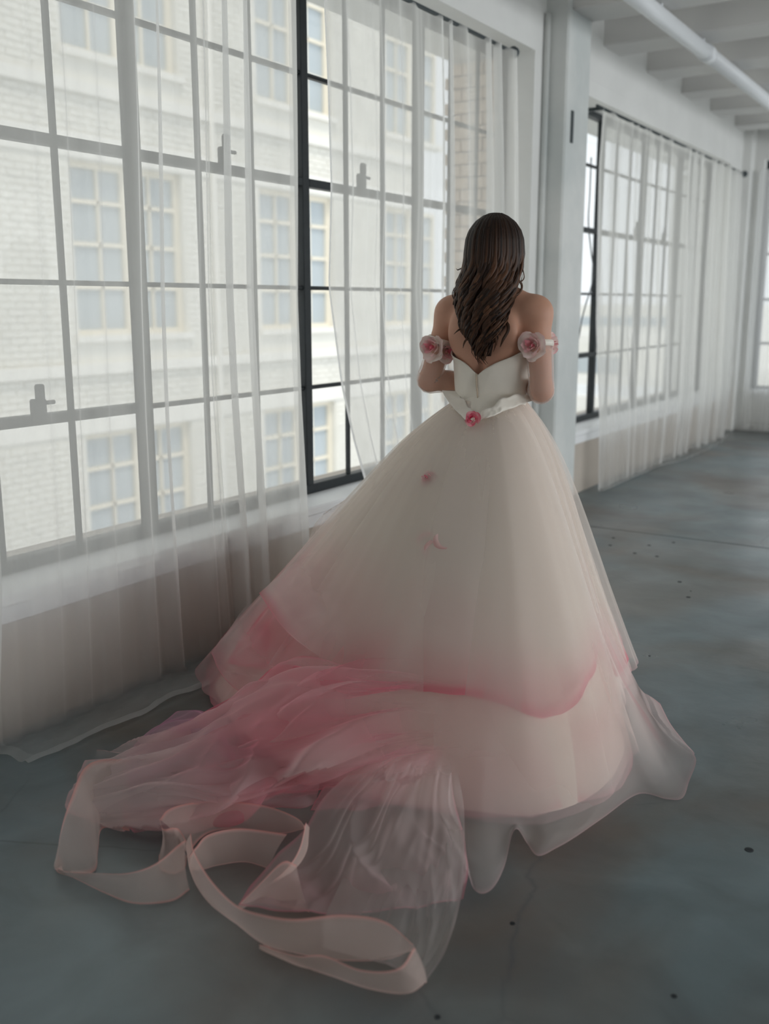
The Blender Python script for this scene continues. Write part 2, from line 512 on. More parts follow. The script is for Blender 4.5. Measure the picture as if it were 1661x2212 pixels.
# window in the far wall
w3 = tag(empty('window_3', (0, Y_FAR + 0.15, 0.45)), kind='structure')
n3 = 4
for k in range(n3 + 1):
    x = lerp(FWX0 + 0.03, FWX1 - 0.03, k / n3)
    box('mullion', (x - 0.03, x + 0.03, Y_FAR + 0.12, Y_FAR + 0.18, 0.45, 2.86), M['steel'], w3)
for z in (0.47, 0.95, 1.42, 1.9, 2.37, 2.84):
    box('muntin', (FWX0, FWX1, Y_FAR + 0.135, Y_FAR + 0.165, z - 0.015, z + 0.015), M['steel'], w3)
for k in range(n3):
    x0, x1 = lerp(FWX0 + 0.03, FWX1 - 0.03, k / n3) + 0.03, lerp(FWX0 + 0.03, FWX1 - 0.03, (k + 1) / n3) - 0.03
    for z in (0.47, 0.95, 1.42, 1.9, 2.37):
        box('pane', (x0, x1, Y_FAR + 0.148, Y_FAR + 0.152, z + 0.015, z + 0.455), M['glass'], w3)

# ceiling pipe
PX_ = -2.02
pp = empty('ceiling_pipe', (PX_, 4, 3.05))
tag(pp, 'pale round pipe running along the ceiling under the beams', 'pipe')
for a, b in ((0.5, 3.05), (3.15, 4.6), (4.7, 7.3), (7.4, 11.3)):
    tube('pipe_length', [(PX_, a, 3.055), (PX_, b, 3.055)], 0.05, M['pipe'], pp, 16)
for y in (3.1, 4.65, 7.35):
    tube('pipe_collar', [(PX_, y - 0.055, 3.055), (PX_, y + 0.055, 3.055)], 0.058, M['pipe'], pp, 16)
for k in range(12):
    y = -3.3 + 0.94 * k + 0.17
    if 0.6 < y < 11.2:
        box('pipe_hanger', (PX_ - 0.015, PX_ + 0.015, y - 0.012, y + 0.012, 3.09, 3.13), M['pipe'], pp)

# ------------------------------------------------------------------ curtain rods and curtains
XC = -2.55
def rod(y0, y1, z, label):
    r = empty('curtain_rod', (XC, y1, z))
    tag(r, label, 'curtain rod')
    tube('pole', [(XC, y0, z), (XC, y1, z)], 0.010, M['rod'], r)
    pts = [(XC, y1 - 0.01 + d, z) for d in (0, 0.012, 0.03, 0.05, 0.066, 0.075)]
    tube('finial', pts, [0.012, 0.022, 0.032, 0.031, 0.020, 0.004], M['rod'], r, 12)
    for y in (y0 + 0.1, y1 - 0.08):
        box('bracket', (XW - 0.002, XC, y - 0.012, y + 0.012, z - 0.012, z + 0.008), M['rod'], r)
    return r
rod(0.2, 5.36, 2.745, 'thin dark iron curtain rod with round finial above the wide window with the gap')
rod(6.70, 10.9, 2.67, 'thin dark iron curtain rod above the window beyond the column')

def curtain(label, zs, yl, yr, folds, seed, puddle, top=2.745, amp=0.045, nu=150, x_bot=-2.57, weave=0.0, side_hem=0.03, knots=None):
    """zs: heights, yl / yr: left and right edge at those heights; puddle: how far the end spreads on the floor."""
    root = empty('curtain', (XC, (yl[-1] + yr[-1]) / 2, 0))
    tag(root, label, 'curtain', 'sheer white curtains')
    rnd = random.Random(seed)
    ph = [rnd.uniform(0, 6.28) for _ in range(6)]
    zlist = list(np.linspace(top, 0.03, 46)) + [0.012] * 1
    pud = [0.0] * len(zlist)
    if puddle:
        for q in np.linspace(0.12, 1.0, 9):
            zlist.append(0.008); pud.append(q)
    nv = len(zlist)
    zi = list(zs)[::-1]; yli = list(yl)[::-1]; yri = list(yr)[::-1]
    V, dye, wv = [], [], []
    for i, z in enumerate(zlist):
        a, b = interp(z, zi, yli), interp(z, zi, yri)
        t = (top - z) / top
        for j in range(nu):
            s = j / (nu - 1)
            # folds gather at the rod, open lower down and wander
            ws = s + 0.016 * math.sin(3.1 * t + ph[0] + 9 * s) * t + 0.030 * math.sin(5.3 * s + ph[3]) + 0.014 * math.sin(17 * s + ph[5])
            f = math.sin(2 * math.pi * folds * ws + ph[1] + 1.7 * math.sin(2 * math.pi * folds * 0.37 * ws + ph[2]))
            g = math.sin(2 * math.pi * folds * 2.3 * ws + ph[3] + 0.6 * t)
            am = amp * (0.62 + 0.38 * math.sin(5.1 * s + ph[4])) * lerp(0.75, 1.0, smooth(0, 0.4, t))
            am *= lerp(1, 0.8, smooth(0.8, 1, t))
            sharp = math.copysign(abs(f) ** 0.75, f)
            x = lerp(XC, x_bot, smooth(0.1, 0.9, t)) + am * sharp + 0.007 * g * (0.4 + t) * (0.5 + 0.5 * math.sin(7.7 * s + ph[2]))
            x = max(x, XW + 0.045 if z < 0.62 and z > 0.3 else XW + 0.02)
            y = lerp(a, b, s) + 0.25 * am * math.cos(2 * math.pi * folds * ws + ph[1])
            zz = z
            if z < 0.10:
                zz = z
            q = pud[i]
            if q > 0:
                reach = puddle(y) if callable(puddle) else puddle
                reach *= 1 + 0.10 * math.sin(9 * s + ph[5]) + 0.05 * math.sin(31 * s)
                x0 = x
                x = x0 + q * (reach - (x0 - x_bot) * 0.85 * q)
                zz = 0.006 + 0.010 * abs(math.sin(19 * s + 5 * q + ph[2])) * (0.4 + 0.6 * math.sin(3.1 * q)) + 0.006 * abs(nz(y * 9, q * 4, seed))
            V.append((x, y, zz))
            dye.append(0.0)
            e = weave
            e += 0.22 if (s < side_hem or s > 1 - side_hem) else 0.0
            wv.append(e)
    n_main = nv - 1
    F = grid_faces(nu, n_main)
    put('cloth', mesh('cloth', V[:nu * n_main], F, attrs={'dye': dye[:nu * n_main], 'weave': wv[:nu * n_main]}), M['voile'], root)
    # double-turned hem along the end
    h = V[nu * (n_main - 1):nu * n_main]
    lastV = V[nu * (nv - 1):]
    HV, W = [], []
    if puddle:
        for q in (0, 0.5, 1.0):
            for j in range(nu):
                p, p2 = Vector(h[j]), Vector(lastV[j])
                HV.append(p.lerp(p2, q) + Vector((0.012 * q, 0, 0.004 + 0.006 * math.sin(3.14 * q)))); W.append(0.40)
    else:
        for q in (0, 0.5, 1.0):
            for j in range(nu):
                p = Vector(h[j]); HV.append(Vector((p.x + 0.003, p.y, max(0.006, p.z + 0.05 - 0.06 * q)))); W.append(0.30)
    put('hem', mesh('hem', HV, grid_faces(nu, 3), attrs={'dye': [0] * len(HV), 'weave': W}), M['voile'], root)
    return root

curtain('sheer white curtain over the widest window, hem pooled on the floor beside the train',
        [2.79, 2.0, 1.4, 1.0, 0.5, 0.0], [1.83, 1.83, 1.82, 1.81, 1.80, 1.78], [3.37, 3.36, 3.35, 3.37, 3.41, 3.45],
        9, 3, lambda y: interp(y, [1.5, 2.0, 2.6, 3.4], [0.15, 0.15, 0.20, 0.16]), amp=0.036, nu=280)
curtain('sheer white curtain swept aside behind the bride, next to the open strip of dark window',
        [2.79, 2.3, 1.87, 1.45, 1.02, 0.74, 0.5, 0.0], [3.56, 3.59, 3.605, 3.575, 3.67, 3.78, 3.90, 4.12], [5.46, 5.50, 5.53, 5.56, 5.58, 5.6, 5.6, 5.6],
        10, 11, 0.08, amp=0.045, nu=240)
curtain('sheer white curtain with ragged floor hem on the window beyond the column',
        [2.76, 2.3, 1.24, 0.55, 0.0], [6.80, 6.76, 6.83, 6.97, 6.99], [10.82, 10.85, 10.85, 10.8, 10.7],
        15, 23, lambda y: interp(y, [7, 8.4, 8.8, 10, 10.7], [0.02, 0.03, 0.10, 0.12, 0.04]), top=2.67, amp=0.05, nu=300, x_bot=-2.52)
curtain('narrow sheer white curtain end hanging nearest the viewer at the picture edge',
        [2.79, 1.4, 0.6, 0.0], [0.75, 0.75, 0.76, 0.78], [1.79, 1.77, 1.71, 1.62], 6, 31, 0, amp=0.03, nu=90, x_bot=-2.34)
cv = curtain('white curtain on the end wall window, blurred and bright', [2.79, 1.4, 0.0], [0.0, 0, 0], [1.8, 1.8, 1.8], 9, 41, 0, amp=0.05, nu=110, x_bot=-2.55)
cv.rotation_euler = (0, 0, -math.pi / 2)
cv.location = (-1.58, Y_FAR - 0.12, 0)

# power cable hanging in front of the second window
def at_x(px, py, x):
    v = sight(px, py); return Vector((0, 0, EYE)) + v * (x / v.x)
pts = [at_x(px, py, -2.74) for px, py in ((1277, 340), (1274, 420), (1271, 480), (1277, 545), (1282, 585), (1277, 620), (1266, 655), (1257, 690), (1252, 720), (1247, 748), (1246, 768))]
tag(tube('power_cable', cr(pts, 60), 0.005, M['cable'], None, 6), 'thin dark cable dangling in the uncovered strip of window beside the column', 'cable')

# ------------------------------------------------------------------ outside: building across the street
XB = -12.0
bld = empty('brick_building', (XB, 10, -14))
tag(bld, 'cream painted brick building with paned windows across the street', 'building')
ROWT = [(-7.26, -4.71), (-3.17, -0.62), (0.90, 3.45), (4.97, 7.52), (9.04, 11.6)]
COLW = [-11.36 + 4.35 * k for k in range(8)]
Y0B, Y1B = -13.0, 20.3
WW = 2.35
# facade pieces between the openings
zprev = -14.0
for (zb, zt) in ROWT:
    box('wall_band', (XB - 0.5, XB, Y0B, Y1B, zprev, zb), M['facade'], bld)
    ys = [Y0B] + [y for c in COLW for y in (c, c + WW)] + [Y1B]
    for a, b in zip(ys[0::2], ys[1::2]):
        if b > a: box('wall_pier', (XB - 0.5, XB, a, b, zb, zt), M['facade'], bld)
    zprev = zt
box('wall_band', (XB - 0.5, XB, Y0B, Y1B, zprev, 14.5), M['facade'], bld)
box('side_wall', (XB - 12, XB - 0.5, Y1B - 0.5, Y1B, -14, 14.5), M['facade'], bld)
for (zb, zt) in ROWT:
    box('string_course', (XB, XB + 0.10, Y0B, Y1B, zb - 0.60, zb - 0.42), M['stone'], bld, 0.01)
    box('lintel_band', (XB, XB + 0.04, Y0B, Y1B, zt + 0.02, zt + 0.38), M['stone'], bld, 0.01)
# brick relief over the bands that can be made out
V, F = [], []
def add_brick(y0, y1, z0, z1, x):
    b = len(V)
    for xx in (XB, x):
        V.extend([(xx, y0, z0), (xx, y1, z0), (xx, y1, z1), (xx, y0, z1)])
    F.extend([(b + 4, b + 5, b + 6, b + 7), (b, b + 1, b + 5, b + 4), (b + 1, b + 2, b + 6, b + 5), (b + 2, b + 3, b + 7, b + 6), (b + 3, b, b + 4, b + 7)])
def course(ya, yb_, z, k):
    y = ya - (0.14 if k % 2 else 0)
    while y < yb_:
        a, b = max(y + 0.008, ya), min(y + 0.272, yb_)
        if b - a > 0.03: add_brick(a, b, z + 0.006, z + 0.094, XB + 0.016 + random.uniform(-0.004, 0.006))
        y += 0.28
for i in range(len(ROWT) - 1):
    z, k = ROWT[i][1] + 0.40, 0
    while z < ROWT[i + 1][0] - 0.68:
        course(4.0, Y1B, z, k); z += 0.1; k += 1
for (zb, zt) in ROWT[1:4]:
    for c in COLW[3:]:
        z, k = zb - 0.40, 0
        while z < zt - 0.05:
            course(c + WW + 0.05, min(c + 4.3, Y1B), z, k); z += 0.1; k += 1
tag(put('brickwork', mesh('brickwork', V, F, False), M['facade_brick'], bld), kind='stuff')
def far_window_meshes():
    bm = bmesh.new()
    h = 2.55
    x0, x1 = -0.20, -0.12
    box_bm(bm, x0, x1, 0, 0.09, 0, h); box_bm(bm, x0, x1, WW - 0.09, WW, 0, h)
    box_bm(bm, x0, x1, 0, WW, 0, 0.08); box_bm(bm, x0, x1, 0, WW, h - 0.09, h)
    box_bm(bm, x0, x1, WW * 0.5 - 0.08, WW * 0.5 + 0.08, 0, h)
    for z in (0.72, 1.36, 1.98): box_bm(bm, x0 + 0.02, x1 - 0.01, 0, WW, z - 0.03, z + 0.03)
    for y in (WW * 0.27, WW * 0.73): box_bm(bm, x0 + 0.02, x1 - 0.01, y - 0.02, y + 0.02, 0, h)
    me = bpy.data.meshes.new('window'); bm.to_mesh(me); bm.free(); me.materials.append(M['far_frame'])
    bm = bmesh.new(); box_bm(bm, -0.19, -0.18, 0.05, WW - 0.05, 0.04, h - 0.05)
    mp = bpy.data.meshes.new('window_glass'); bm.to_mesh(mp); bm.free(); mp.materials.append(M['far_glass'])
    bm = bmesh.new(); box_bm(bm, -0.2, 0.09, -0.08, WW + 0.08, -0.10, 0.0)
    ms = bpy.data.meshes.new('window_sill'); bm.to_mesh(ms); bm.free(); ms.materials.append(M['stone'])
    return me, mp, ms
fw, fp, fs = far_window_meshes()
for (zb, zt) in ROWT[1:4]:
    for c in COLW[3:]:
        w = put('window', fw, None, bld, False); w.location = (0, c - 10, zb + 14)
        g = put('window_glass', fp, None, w, False)
        s = put('window_sill', fs, None, w, False)
# wall bracket pipe on the facade
tube('drain_pipe', [(XB + 0.1, 13.4, -14), (XB + 0.1, 13.4, 14)], 0.05, M['stone'], bld, 8)

box('ground', (-260, -2.9, -60, 420, -14.6, -14.0), M['ground'])['kind'] = 'structure'
for i, (x, y, w_, d_, h_) in enumerate([(-30, 62, 26, 16, 9.5), (-48, 95, 40, 22, 12.0), (-14, 120, 18, 18, 8.0), (-16, 46, 9, 12, 6.5), (-75, 170, 80, 30, 14.5)]):
    lb = ['low pale flat roofed building closest beyond the street', 'broad pale flat roofed block behind the lower roofs', 'small pale flat roofed building down the street',
          'lowest pale shed roof just past the brick building', 'long hazy block on the horizon'][i]
    rb = empty('distant_building', (x, y, -14)); tag(rb, lb, 'building', 'distant low buildings')
    box('wall', (x - w_ / 2, x + w_ / 2, y - d_ / 2, y + d_ / 2, -14, -14 + h_), M['facade'], rb)
    box('roof', (x - w_ / 2 + 0.4, x + w_ / 2 - 0.4, y - d_ / 2 + 0.4, y + d_ / 2 - 0.4, -14 + h_, -13.9 + h_), M['ground'], rb)
    bm = bmesh.new()
    a, b, c, d, z = x - w_ / 2, x + w_ / 2, y - d_ / 2, y + d_ / 2, -14 + h_
    for q in ((a, b, c, c + 0.4), (a, b, d - 0.4, d), (a, a + 0.4, c + 0.4, d - 0.4), (b - 0.4, b, c + 0.4, d - 0.4)):
        box_bm(bm, *q, z, z + 0.7)
    me = bpy.data.meshes.new('parapet'); bm.to_mesh(me); bm.free(); put('parapet', me, M['stone'], rb)
    box('window_strip', (x - w_ / 2 + 1, x + w_ / 2 - 1, y - d_ / 2 - 0.05, y - d_ / 2 + 0.02, z - 2.6, z - 1.2), M['far_glass'], rb)

# ================================================================== the bride
AX, AY = -1.60, 3.26
bride = empty('person', (AX, AY, 0))
tag(bride, 'woman seen from behind, long wavy brown hair, white ball gown with pink dyed tulle train', 'person')

# --- body: one smooth surface from blended rounded limbs (signed distance field -> surface net)
class Field:
    def __init__(s, lo, hi, h):
        s.lo, s.h = np.array(lo, float), h
        s.n = np.ceil((np.array(hi) - s.lo) / h).astype(int) + 1
        s.v = np.full(s.n, 0.2)
        s.ax = [s.lo[i] + h * np.arange(s.n[i]) for i in range(3)]
    def _sub(s, lo, hi):
        sl, gr = [], []
        for i in range(3):
            a = max(0, int((lo[i] - s.lo[i]) / s.h)); b = min(s.n[i], int((hi[i] - s.lo[i]) / s.h) + 2)
            sl.append(slice(a, b)); gr.append(s.ax[i][a:b])
        return tuple(sl), np.meshgrid(*gr, indexing='ij')
    def _blend(s, sl, d, k, cut=False):
        o = s.v[sl]
        if cut:
            hh = np.clip(0.5 - 0.5 * (o + d) / k, 0, 1); s.v[sl] = o * (1 - hh) - d * hh + k * hh * (1 - hh)
        else:
            hh = np.clip(0.5 + 0.5 * (o - d) / k, 0, 1); s.v[sl] = o * (1 - hh) + d * hh - k * hh * (1 - hh)
    def cap(s, a, b, ra, rb, k=0.02):
        a, b = np.array(a, float), np.array(b, float); m = max(ra, rb) + 0.06
        sl, (X, Y, Z) = s._sub(np.minimum(a, b) - m, np.maximum(a, b) + m)
        ab = b - a; L = ab @ ab + 1e-9
        t = np.clip(((X - a[0]) * ab[0] + (Y - a[1]) * ab[1] + (Z - a[2]) * ab[2]) / L, 0, 1)
        d = np.sqrt((X - a[0] - t * ab[0]) ** 2 + (Y - a[1] - t * ab[1]) ** 2 + (Z - a[2] - t * ab[2]) ** 2) - (ra + (rb - ra) * t)
        s._blend(sl, d, k)
    def ell(s, c, r, k=0.03, cut=False):
        c, r = np.array(c, float), np.array(r, float)
        sl, (X, Y, Z) = s._sub(c - r - 0.07, c + r + 0.07)
        k0 = np.sqrt(((X - c[0]) / r[0]) ** 2 + ((Y - c[1]) / r[1]) ** 2 + ((Z - c[2]) / r[2]) ** 2)
        k1 = np.sqrt(((X - c[0]) / r[0] ** 2) ** 2 + ((Y - c[1]) / r[1] ** 2) ** 2 + ((Z - c[2]) / r[2] ** 2) ** 2) + 1e-9
        s._blend(sl, k0 * (k0 - 1) / k1, k, cut)
    def value(s, P):
        q = (np.array(P) - s.lo) / s.h
        i = np.clip(q.astype(int), 0, s.n - 2); fr = np.clip(q - i, 0, 1); o = 0
        for dx in (0, 1):
            for dy in (0, 1):
                for dz in (0, 1):
                    w = (fr[..., 0] if dx else 1 - fr[..., 0]) * (fr[..., 1] if dy else 1 - fr[..., 1]) * (fr[..., 2] if dz else 1 - fr[..., 2])
                    o = o + w * s.v[i[..., 0] + dx, i[..., 1] + dy, i[..., 2] + dz]
        return o
    def surface(s):
        v = s.v; ins = v < 0
        nx, ny, nz_ = v.shape
        acc = np.zeros((nx - 1, ny - 1, nz_ - 1, 3)); cnt = np.zeros((nx - 1, ny - 1, nz_ - 1))
        I = np.stack(np.meshgrid(np.arange(nx - 1), np.arange(ny - 1), np.arange(nz_ - 1), indexing='ij'), -1).astype(float)
        cs = [(a, b, c) for a in (0, 1) for b in (0, 1) for c in (0, 1)]
        get = lambda A, c: A[c[0]:nx - 1 + c[0], c[1]:ny - 1 + c[1], c[2]:nz_ - 1 + c[2]]
        for c in cs:
            for ax in range(3):
                if c[ax]: continue
                c2 = tuple(1 if i == ax else c[i] for i in range(3))
                a, b = get(v, c), get(v, c2)
                m = (a < 0) != (b < 0)
                t = np.where(m, a / np.where(m, a - b, 1), 0)
                off = np.zeros(acc.shape); off[...] = np.array(c, float); off[..., ax] += t
                acc += np.where(m[..., None], off, 0); cnt += m
        act = cnt > 0
        idx = -np.ones(act.shape, int); idx[act] = np.arange(act.sum())
        P = (acc[act] / cnt[act][:, None] + I[act]) * s.h + s.lo
        F = []
        for ax in range(3):
            o1, o2 = [i for i in range(3) if i != ax]
            A = np.take(ins, range(0, ins.shape[ax] - 1), ax); B = np.take(ins, range(1, ins.shape[ax]), ax)
            e = np.argwhere(A != B)
            for p in e:
                if p[o1] == 0 or p[o2] == 0: continue
                q = []
                for d1, d2 in ((-1, -1), (0, -1), (0, 0), (-1, 0)):
                    r = p.copy(); r[o1] += d1; r[o2] += d2
                    if (r >= np.array(idx.shape)).any(): q = None; break
                    q.append(int(idx[tuple(r)]))
                if q is None or min(q) < 0: continue
                if bool(A[tuple(p)]) == (ax == 1): q = q[::-1]
                F.append(tuple(q))
        return P, F

LS, LE, LW = (-0.172, -0.005, 1.342), (-0.238, -0.035, 1.098), (-0.085, 0.165, 1.085)
RS, RE, RW = (0.176, -0.005, 1.346), (0.214, -0.035, 1.082), (0.075, 0.185, 1.075)
fb = Field((-0.34, -0.26, -0.01), (0.34, 0.34, 1.72), 0.0065)
fb.ell((0, -0.005, 0.90), (0.165, 0.120, 0.15))
fb.ell((0, 0.0, 1.05), (0.116, 0.086, 0.14), 0.05)
fb.ell((0, 0.0, 1.16), (0.126, 0.092, 0.15), 0.05)
fb.ell((0, 0.0, 1.27), (0.146, 0.096, 0.15), 0.05)
fb.cap((-0.145, -0.005, 1.352), (0.145, -0.005, 1.352), 0.052, 0.052, 0.05)
for s in (-1, 1):
    fb.cap((0.02 * s, -0.012, 1.44), (0.155 * s, -0.008, 1.368), 0.036, 0.030, 0.03)          # slope of neck to shoulder
    fb.ell((0.085 * s, -0.078, 1.275), (0.05, 0.022, 0.075), 0.035)                          # shoulder blade
    fb.ell((0.065 * s, 0.085, 1.235), (0.062, 0.055, 0.06), 0.03)
    fb.cap((0.09 * s, -0.005, 0.85), (0.085 * s, 0.0, 0.48), 0.085, 0.055, 0.03)             # legs under the gown
    fb.cap((0.085 * s, 0.0, 0.48), (0.08 * s, -0.02, 0.12), 0.050, 0.034, 0.02)
    fb.cap((0.08 * s, -0.045, 0.045), (0.085 * s, 0.13, 0.025), 0.035, 0.026, 0.02)
fb.ell((0, -0.088, 1.24), (0.010, 0.016, 0.17), 0.03, True)                                  # groove of the spine
fb.cap((0, -0.012, 1.36), (0, 0.005, 1.51), 0.052, 0.050, 0.03)
fb.ell((0, 0.008, 1.582), (0.073, 0.092, 0.094), 0.02)
fb.ell((0, 0.045, 1.515), (0.052, 0.055, 0.058), 0.03)
fb.cap((0, 0.098, 1.575), (0, 0.114, 1.540), 0.007, 0.012, 0.012)                             # nose
fb.cap((-0.018, 0.090, 1.508), (0.018, 0.090, 1.508), 0.008, 0.008, 0.008)                    # lips
fb.ell((0, 0.078, 1.475), (0.02, 0.018, 0.016), 0.015)
for s in (-1, 1):
    fb.ell((0.032 * s, 0.096, 1.575), (0.016, 0.012, 0.011), 0.012, True)
    fb.ell((0.074 * s, 0.0, 1.56), (0.010, 0.02, 0.03), 0.01)
for S_, E_, W_ in ((LS, LE, LW), (RS, RE, RW)):
    fb.ell(S_, (0.050, 0.050, 0.054), 0.03)
    fb.cap(S_, E_, 0.046, 0.037, 0.03)
    fb.cap(E_, tuple(lerp(E_[i], W_[i], 0.3) for i in range(3)), 0.038, 0.036, 0.02)
    fb.cap(tuple(lerp(E_[i], W_[i], 0.3) for i in range(3)), W_, 0.036, 0.024, 0.02)
    sx = 1 if S_[0] > 0 else -1
    p0 = np.array(W_); din = np.array((-sx * 0.80, 0.55, 0.0)); din /= np.linalg.norm(din)
    upv = np.array((0, 0, 1.0))
    fb.cap(p0, p0 + din * 0.065, 0.024, 0.026, 0.015)                                         # palm
    fb.cap(p0 + din * 0.03 + upv * 0.016, p0 + din * 0.07 + upv * 0.022, 0.02, 0.015, 0.012)
    for q, ln in ((0.030, 0.062), (0.010, 0.070), (-0.010, 0.065), (-0.028, 0.050)):
        b0 = p0 + din * 0.072 + upv * q
        b1 = b0 + din * ln * 0.5 + np.array((0, 0.004, 0)); b2 = b1 + din * ln * 0.35 + np.array((0, -0.018, -0.004))
        fb.cap(b0, b1, 0.0095, 0.009, 0.006); fb.cap(b1, b2, 0.009, 0.0075, 0.005)
    t0 = p0 + din * 0.02 + upv * 0.02; t1 = t0 + din * 0.03 + upv * 0.028 + np.array((0, -0.01, 0)); t2 = t1 + din * 0.028 + upv * 0.006
    fb.cap(t0, t1, 0.013, 0.011, 0.01); fb.cap(t1, t2, 0.011, 0.008, 0.006)
BP, BF = fb.surface()
body = put('body', mesh('body', BP, BF), M['skin'], bride, False)
sm = body.modifiers.new('smooth', 'SMOOTH'); sm.factor = 0.5; sm.iterations = 3
for s in (-1, 1):
    bm = bmesh.new(); bmesh.ops.create_uvsphere(bm, u_segments=12, v_segments=8, radius=0.0115)
    bmesh.ops.translate(bm, verts=bm.verts, vec=(0.032 * s, 0.0805, 1.575))
    me = bpy.data.meshes.new('eye'); bm.to_mesh(me); bm.free(); eye = put('eye', me, M['eye'], bride, False)
    bm = bmesh.new(); bmesh.ops.create_uvsphere(bm, u_segments=10, v_segments=6, radius=0.0052)
    bmesh.ops.translate(bm, verts=bm.verts, vec=(0.032 * s, 0.0885, 1.575))
    me = bpy.data.meshes.new('iris'); bm.to_mesh(me); bm.free(); put('iris', me, M['hair'], eye, False)

bm = bmesh.new(); bmesh.ops.create_uvsphere(bm, u_segments=16, v_segments=8, radius=1.0)
for v in bm.verts: v.co = Vector((v.co.x * 0.021, 0.0945 + v.co.y * 0.0075 - 6 * (v.co.x * 0.021) ** 2, 1.508 + v.co.z * 0.0075))
me = bpy.data.meshes.new('lips'); bm.to_mesh(me); bm.free(); put('lips', me, M['lip'], bride, False)

def torso_r(th, z, off=0.0, rmax=0.30):
    """radius of the trunk in direction th (0 = her right, -90 deg = her back)"""
    rr = np.linspace(0.02, rmax, 90)
    P = np.stack([rr * math.cos(th), rr * math.sin(th), np.full(90, z)], -1)
    v = ft.value(P)
    k = np.argmax(v > 0)
    if v[k] <= 0: return rmax + off
    return rr[k - 1] + (rr[k] - rr[k - 1]) * (-v[k - 1] / (v[k] - v[k - 1])) + off
ft = Field((-0.32, -0.24, 0.75), (0.32, 0.24, 1.40), 0.008)
ft.ell((0, -0.005, 0.90), (0.165, 0.120, 0.15)); ft.ell((0, 0.0, 1.05), (0.116, 0.086, 0.14), 0.05)
ft.ell((0, 0.0, 1.16), (0.126, 0.092, 0.15), 0.05); ft.ell((0, 0.0, 1.27), (0.146, 0.096, 0.15), 0.05)
for s in (-1, 1):
    ft.ell((0.085 * s, -0.078, 1.275), (0.05, 0.022, 0.075), 0.035)
    ft.ell((0.065 * s, 0.085, 1.235), (0.062, 0.055, 0.06), 0.03)

# --- bodice of ivory satin, V cut at the back
def neck_z(th):                                # th in degrees, -90 = back
    d = abs(((th + 90 + 180) % 360) - 180)
    return interp(d, [0, 3, 12, 30, 60, 85, 110, 140, 165, 180], [1.132, 1.137, 1.150, 1.172, 1.203, 1.225, 1.25, 1.285, 1.285, 1.265])
V, nu, nv = [], 144, 26
for i in range(nv):
    for j in range(nu):
        th = -90 + 360 * (j + 0.5) / nu
        z = lerp(0.965, neck_z(th), i / (nv - 1))
        wr = 0.0016 * math.sin(38 * z + 6 * math.sin(math.radians(th * 2))) + 0.002 * nz(th * 0.04, z * 16, 3)
        r = torso_r(math.radians(th), z, 0.009 + wr)
        V.append((r * math.cos(math.radians(th)), r * math.sin(math.radians(th)), z))
bod = put('bodice', mesh('bodice', V, grid_faces(nu, nv, True)), M['satin'], bride, False)
sol = bod.modifiers.new('cloth', 'SOLIDIFY'); sol.thickness = 0.003; sol.offset = 1
pts = []
for i in range(14):
    z = lerp(0.955, 1.138, i / 13); r = torso_r(math.radians(-90), z, 0.0135)
    pts.append((0.004 * math.sin(i * 0.4), -r, z))
zp = tube('zipper', [Vector(p) + Vector((AX, AY, 0)) for p in pts], 0.0028, M['zip'], bod, 6)

# --- long sheer gloves, bands and roses on the upper arms
def arm_path(S_, E_, W_, t0):
    s0 = Vector(S_).lerp(Vector(E_), t0)
    return [s0, Vector(S_).lerp(Vector(E_), 0.72), Vector(E_) + Vector((0, -0.003, 0.004)),
            Vector(E_).lerp(Vector(W_), 0.12), Vector(E_).lerp(Vector(W_), 0.5), Vector(W_)]
for S_, E_, W_ in ((LS, LE, LW), (RS, RE, RW)):
    P = cr(arm_path(S_, E_, W_, 0.42), 34)
    R = [interp(i / 33, [0, 0.3, 0.45, 0.6, 0.8, 1], [0.0475, 0.0445, 0.0455, 0.0445, 0.039, 0.030]) for i in range(34)]
    off = Vector((AX, AY, 0))
    tube('glove', [Vector(p) + off for p in P], R, M['glove'], bride, 20, {'dye': [0] * 680, 'weave': [0.12 * max(0, 1 - i // 20 / 3) for i in range(680)]}, caps=False)
    c = Vector(S_).lerp(Vector(E_), 0.40)
    ax = (Vector(E_) - Vector(S_)).normalized()
    tube('arm_band', [c + off - ax * 0.010, c + off - ax * 0.006, c + off + ax * 0.006, c + off + ax * 0.011], [0.0485, 0.0515, 0.0510, 0.0475], M['satin'], bride, 24, caps=False)

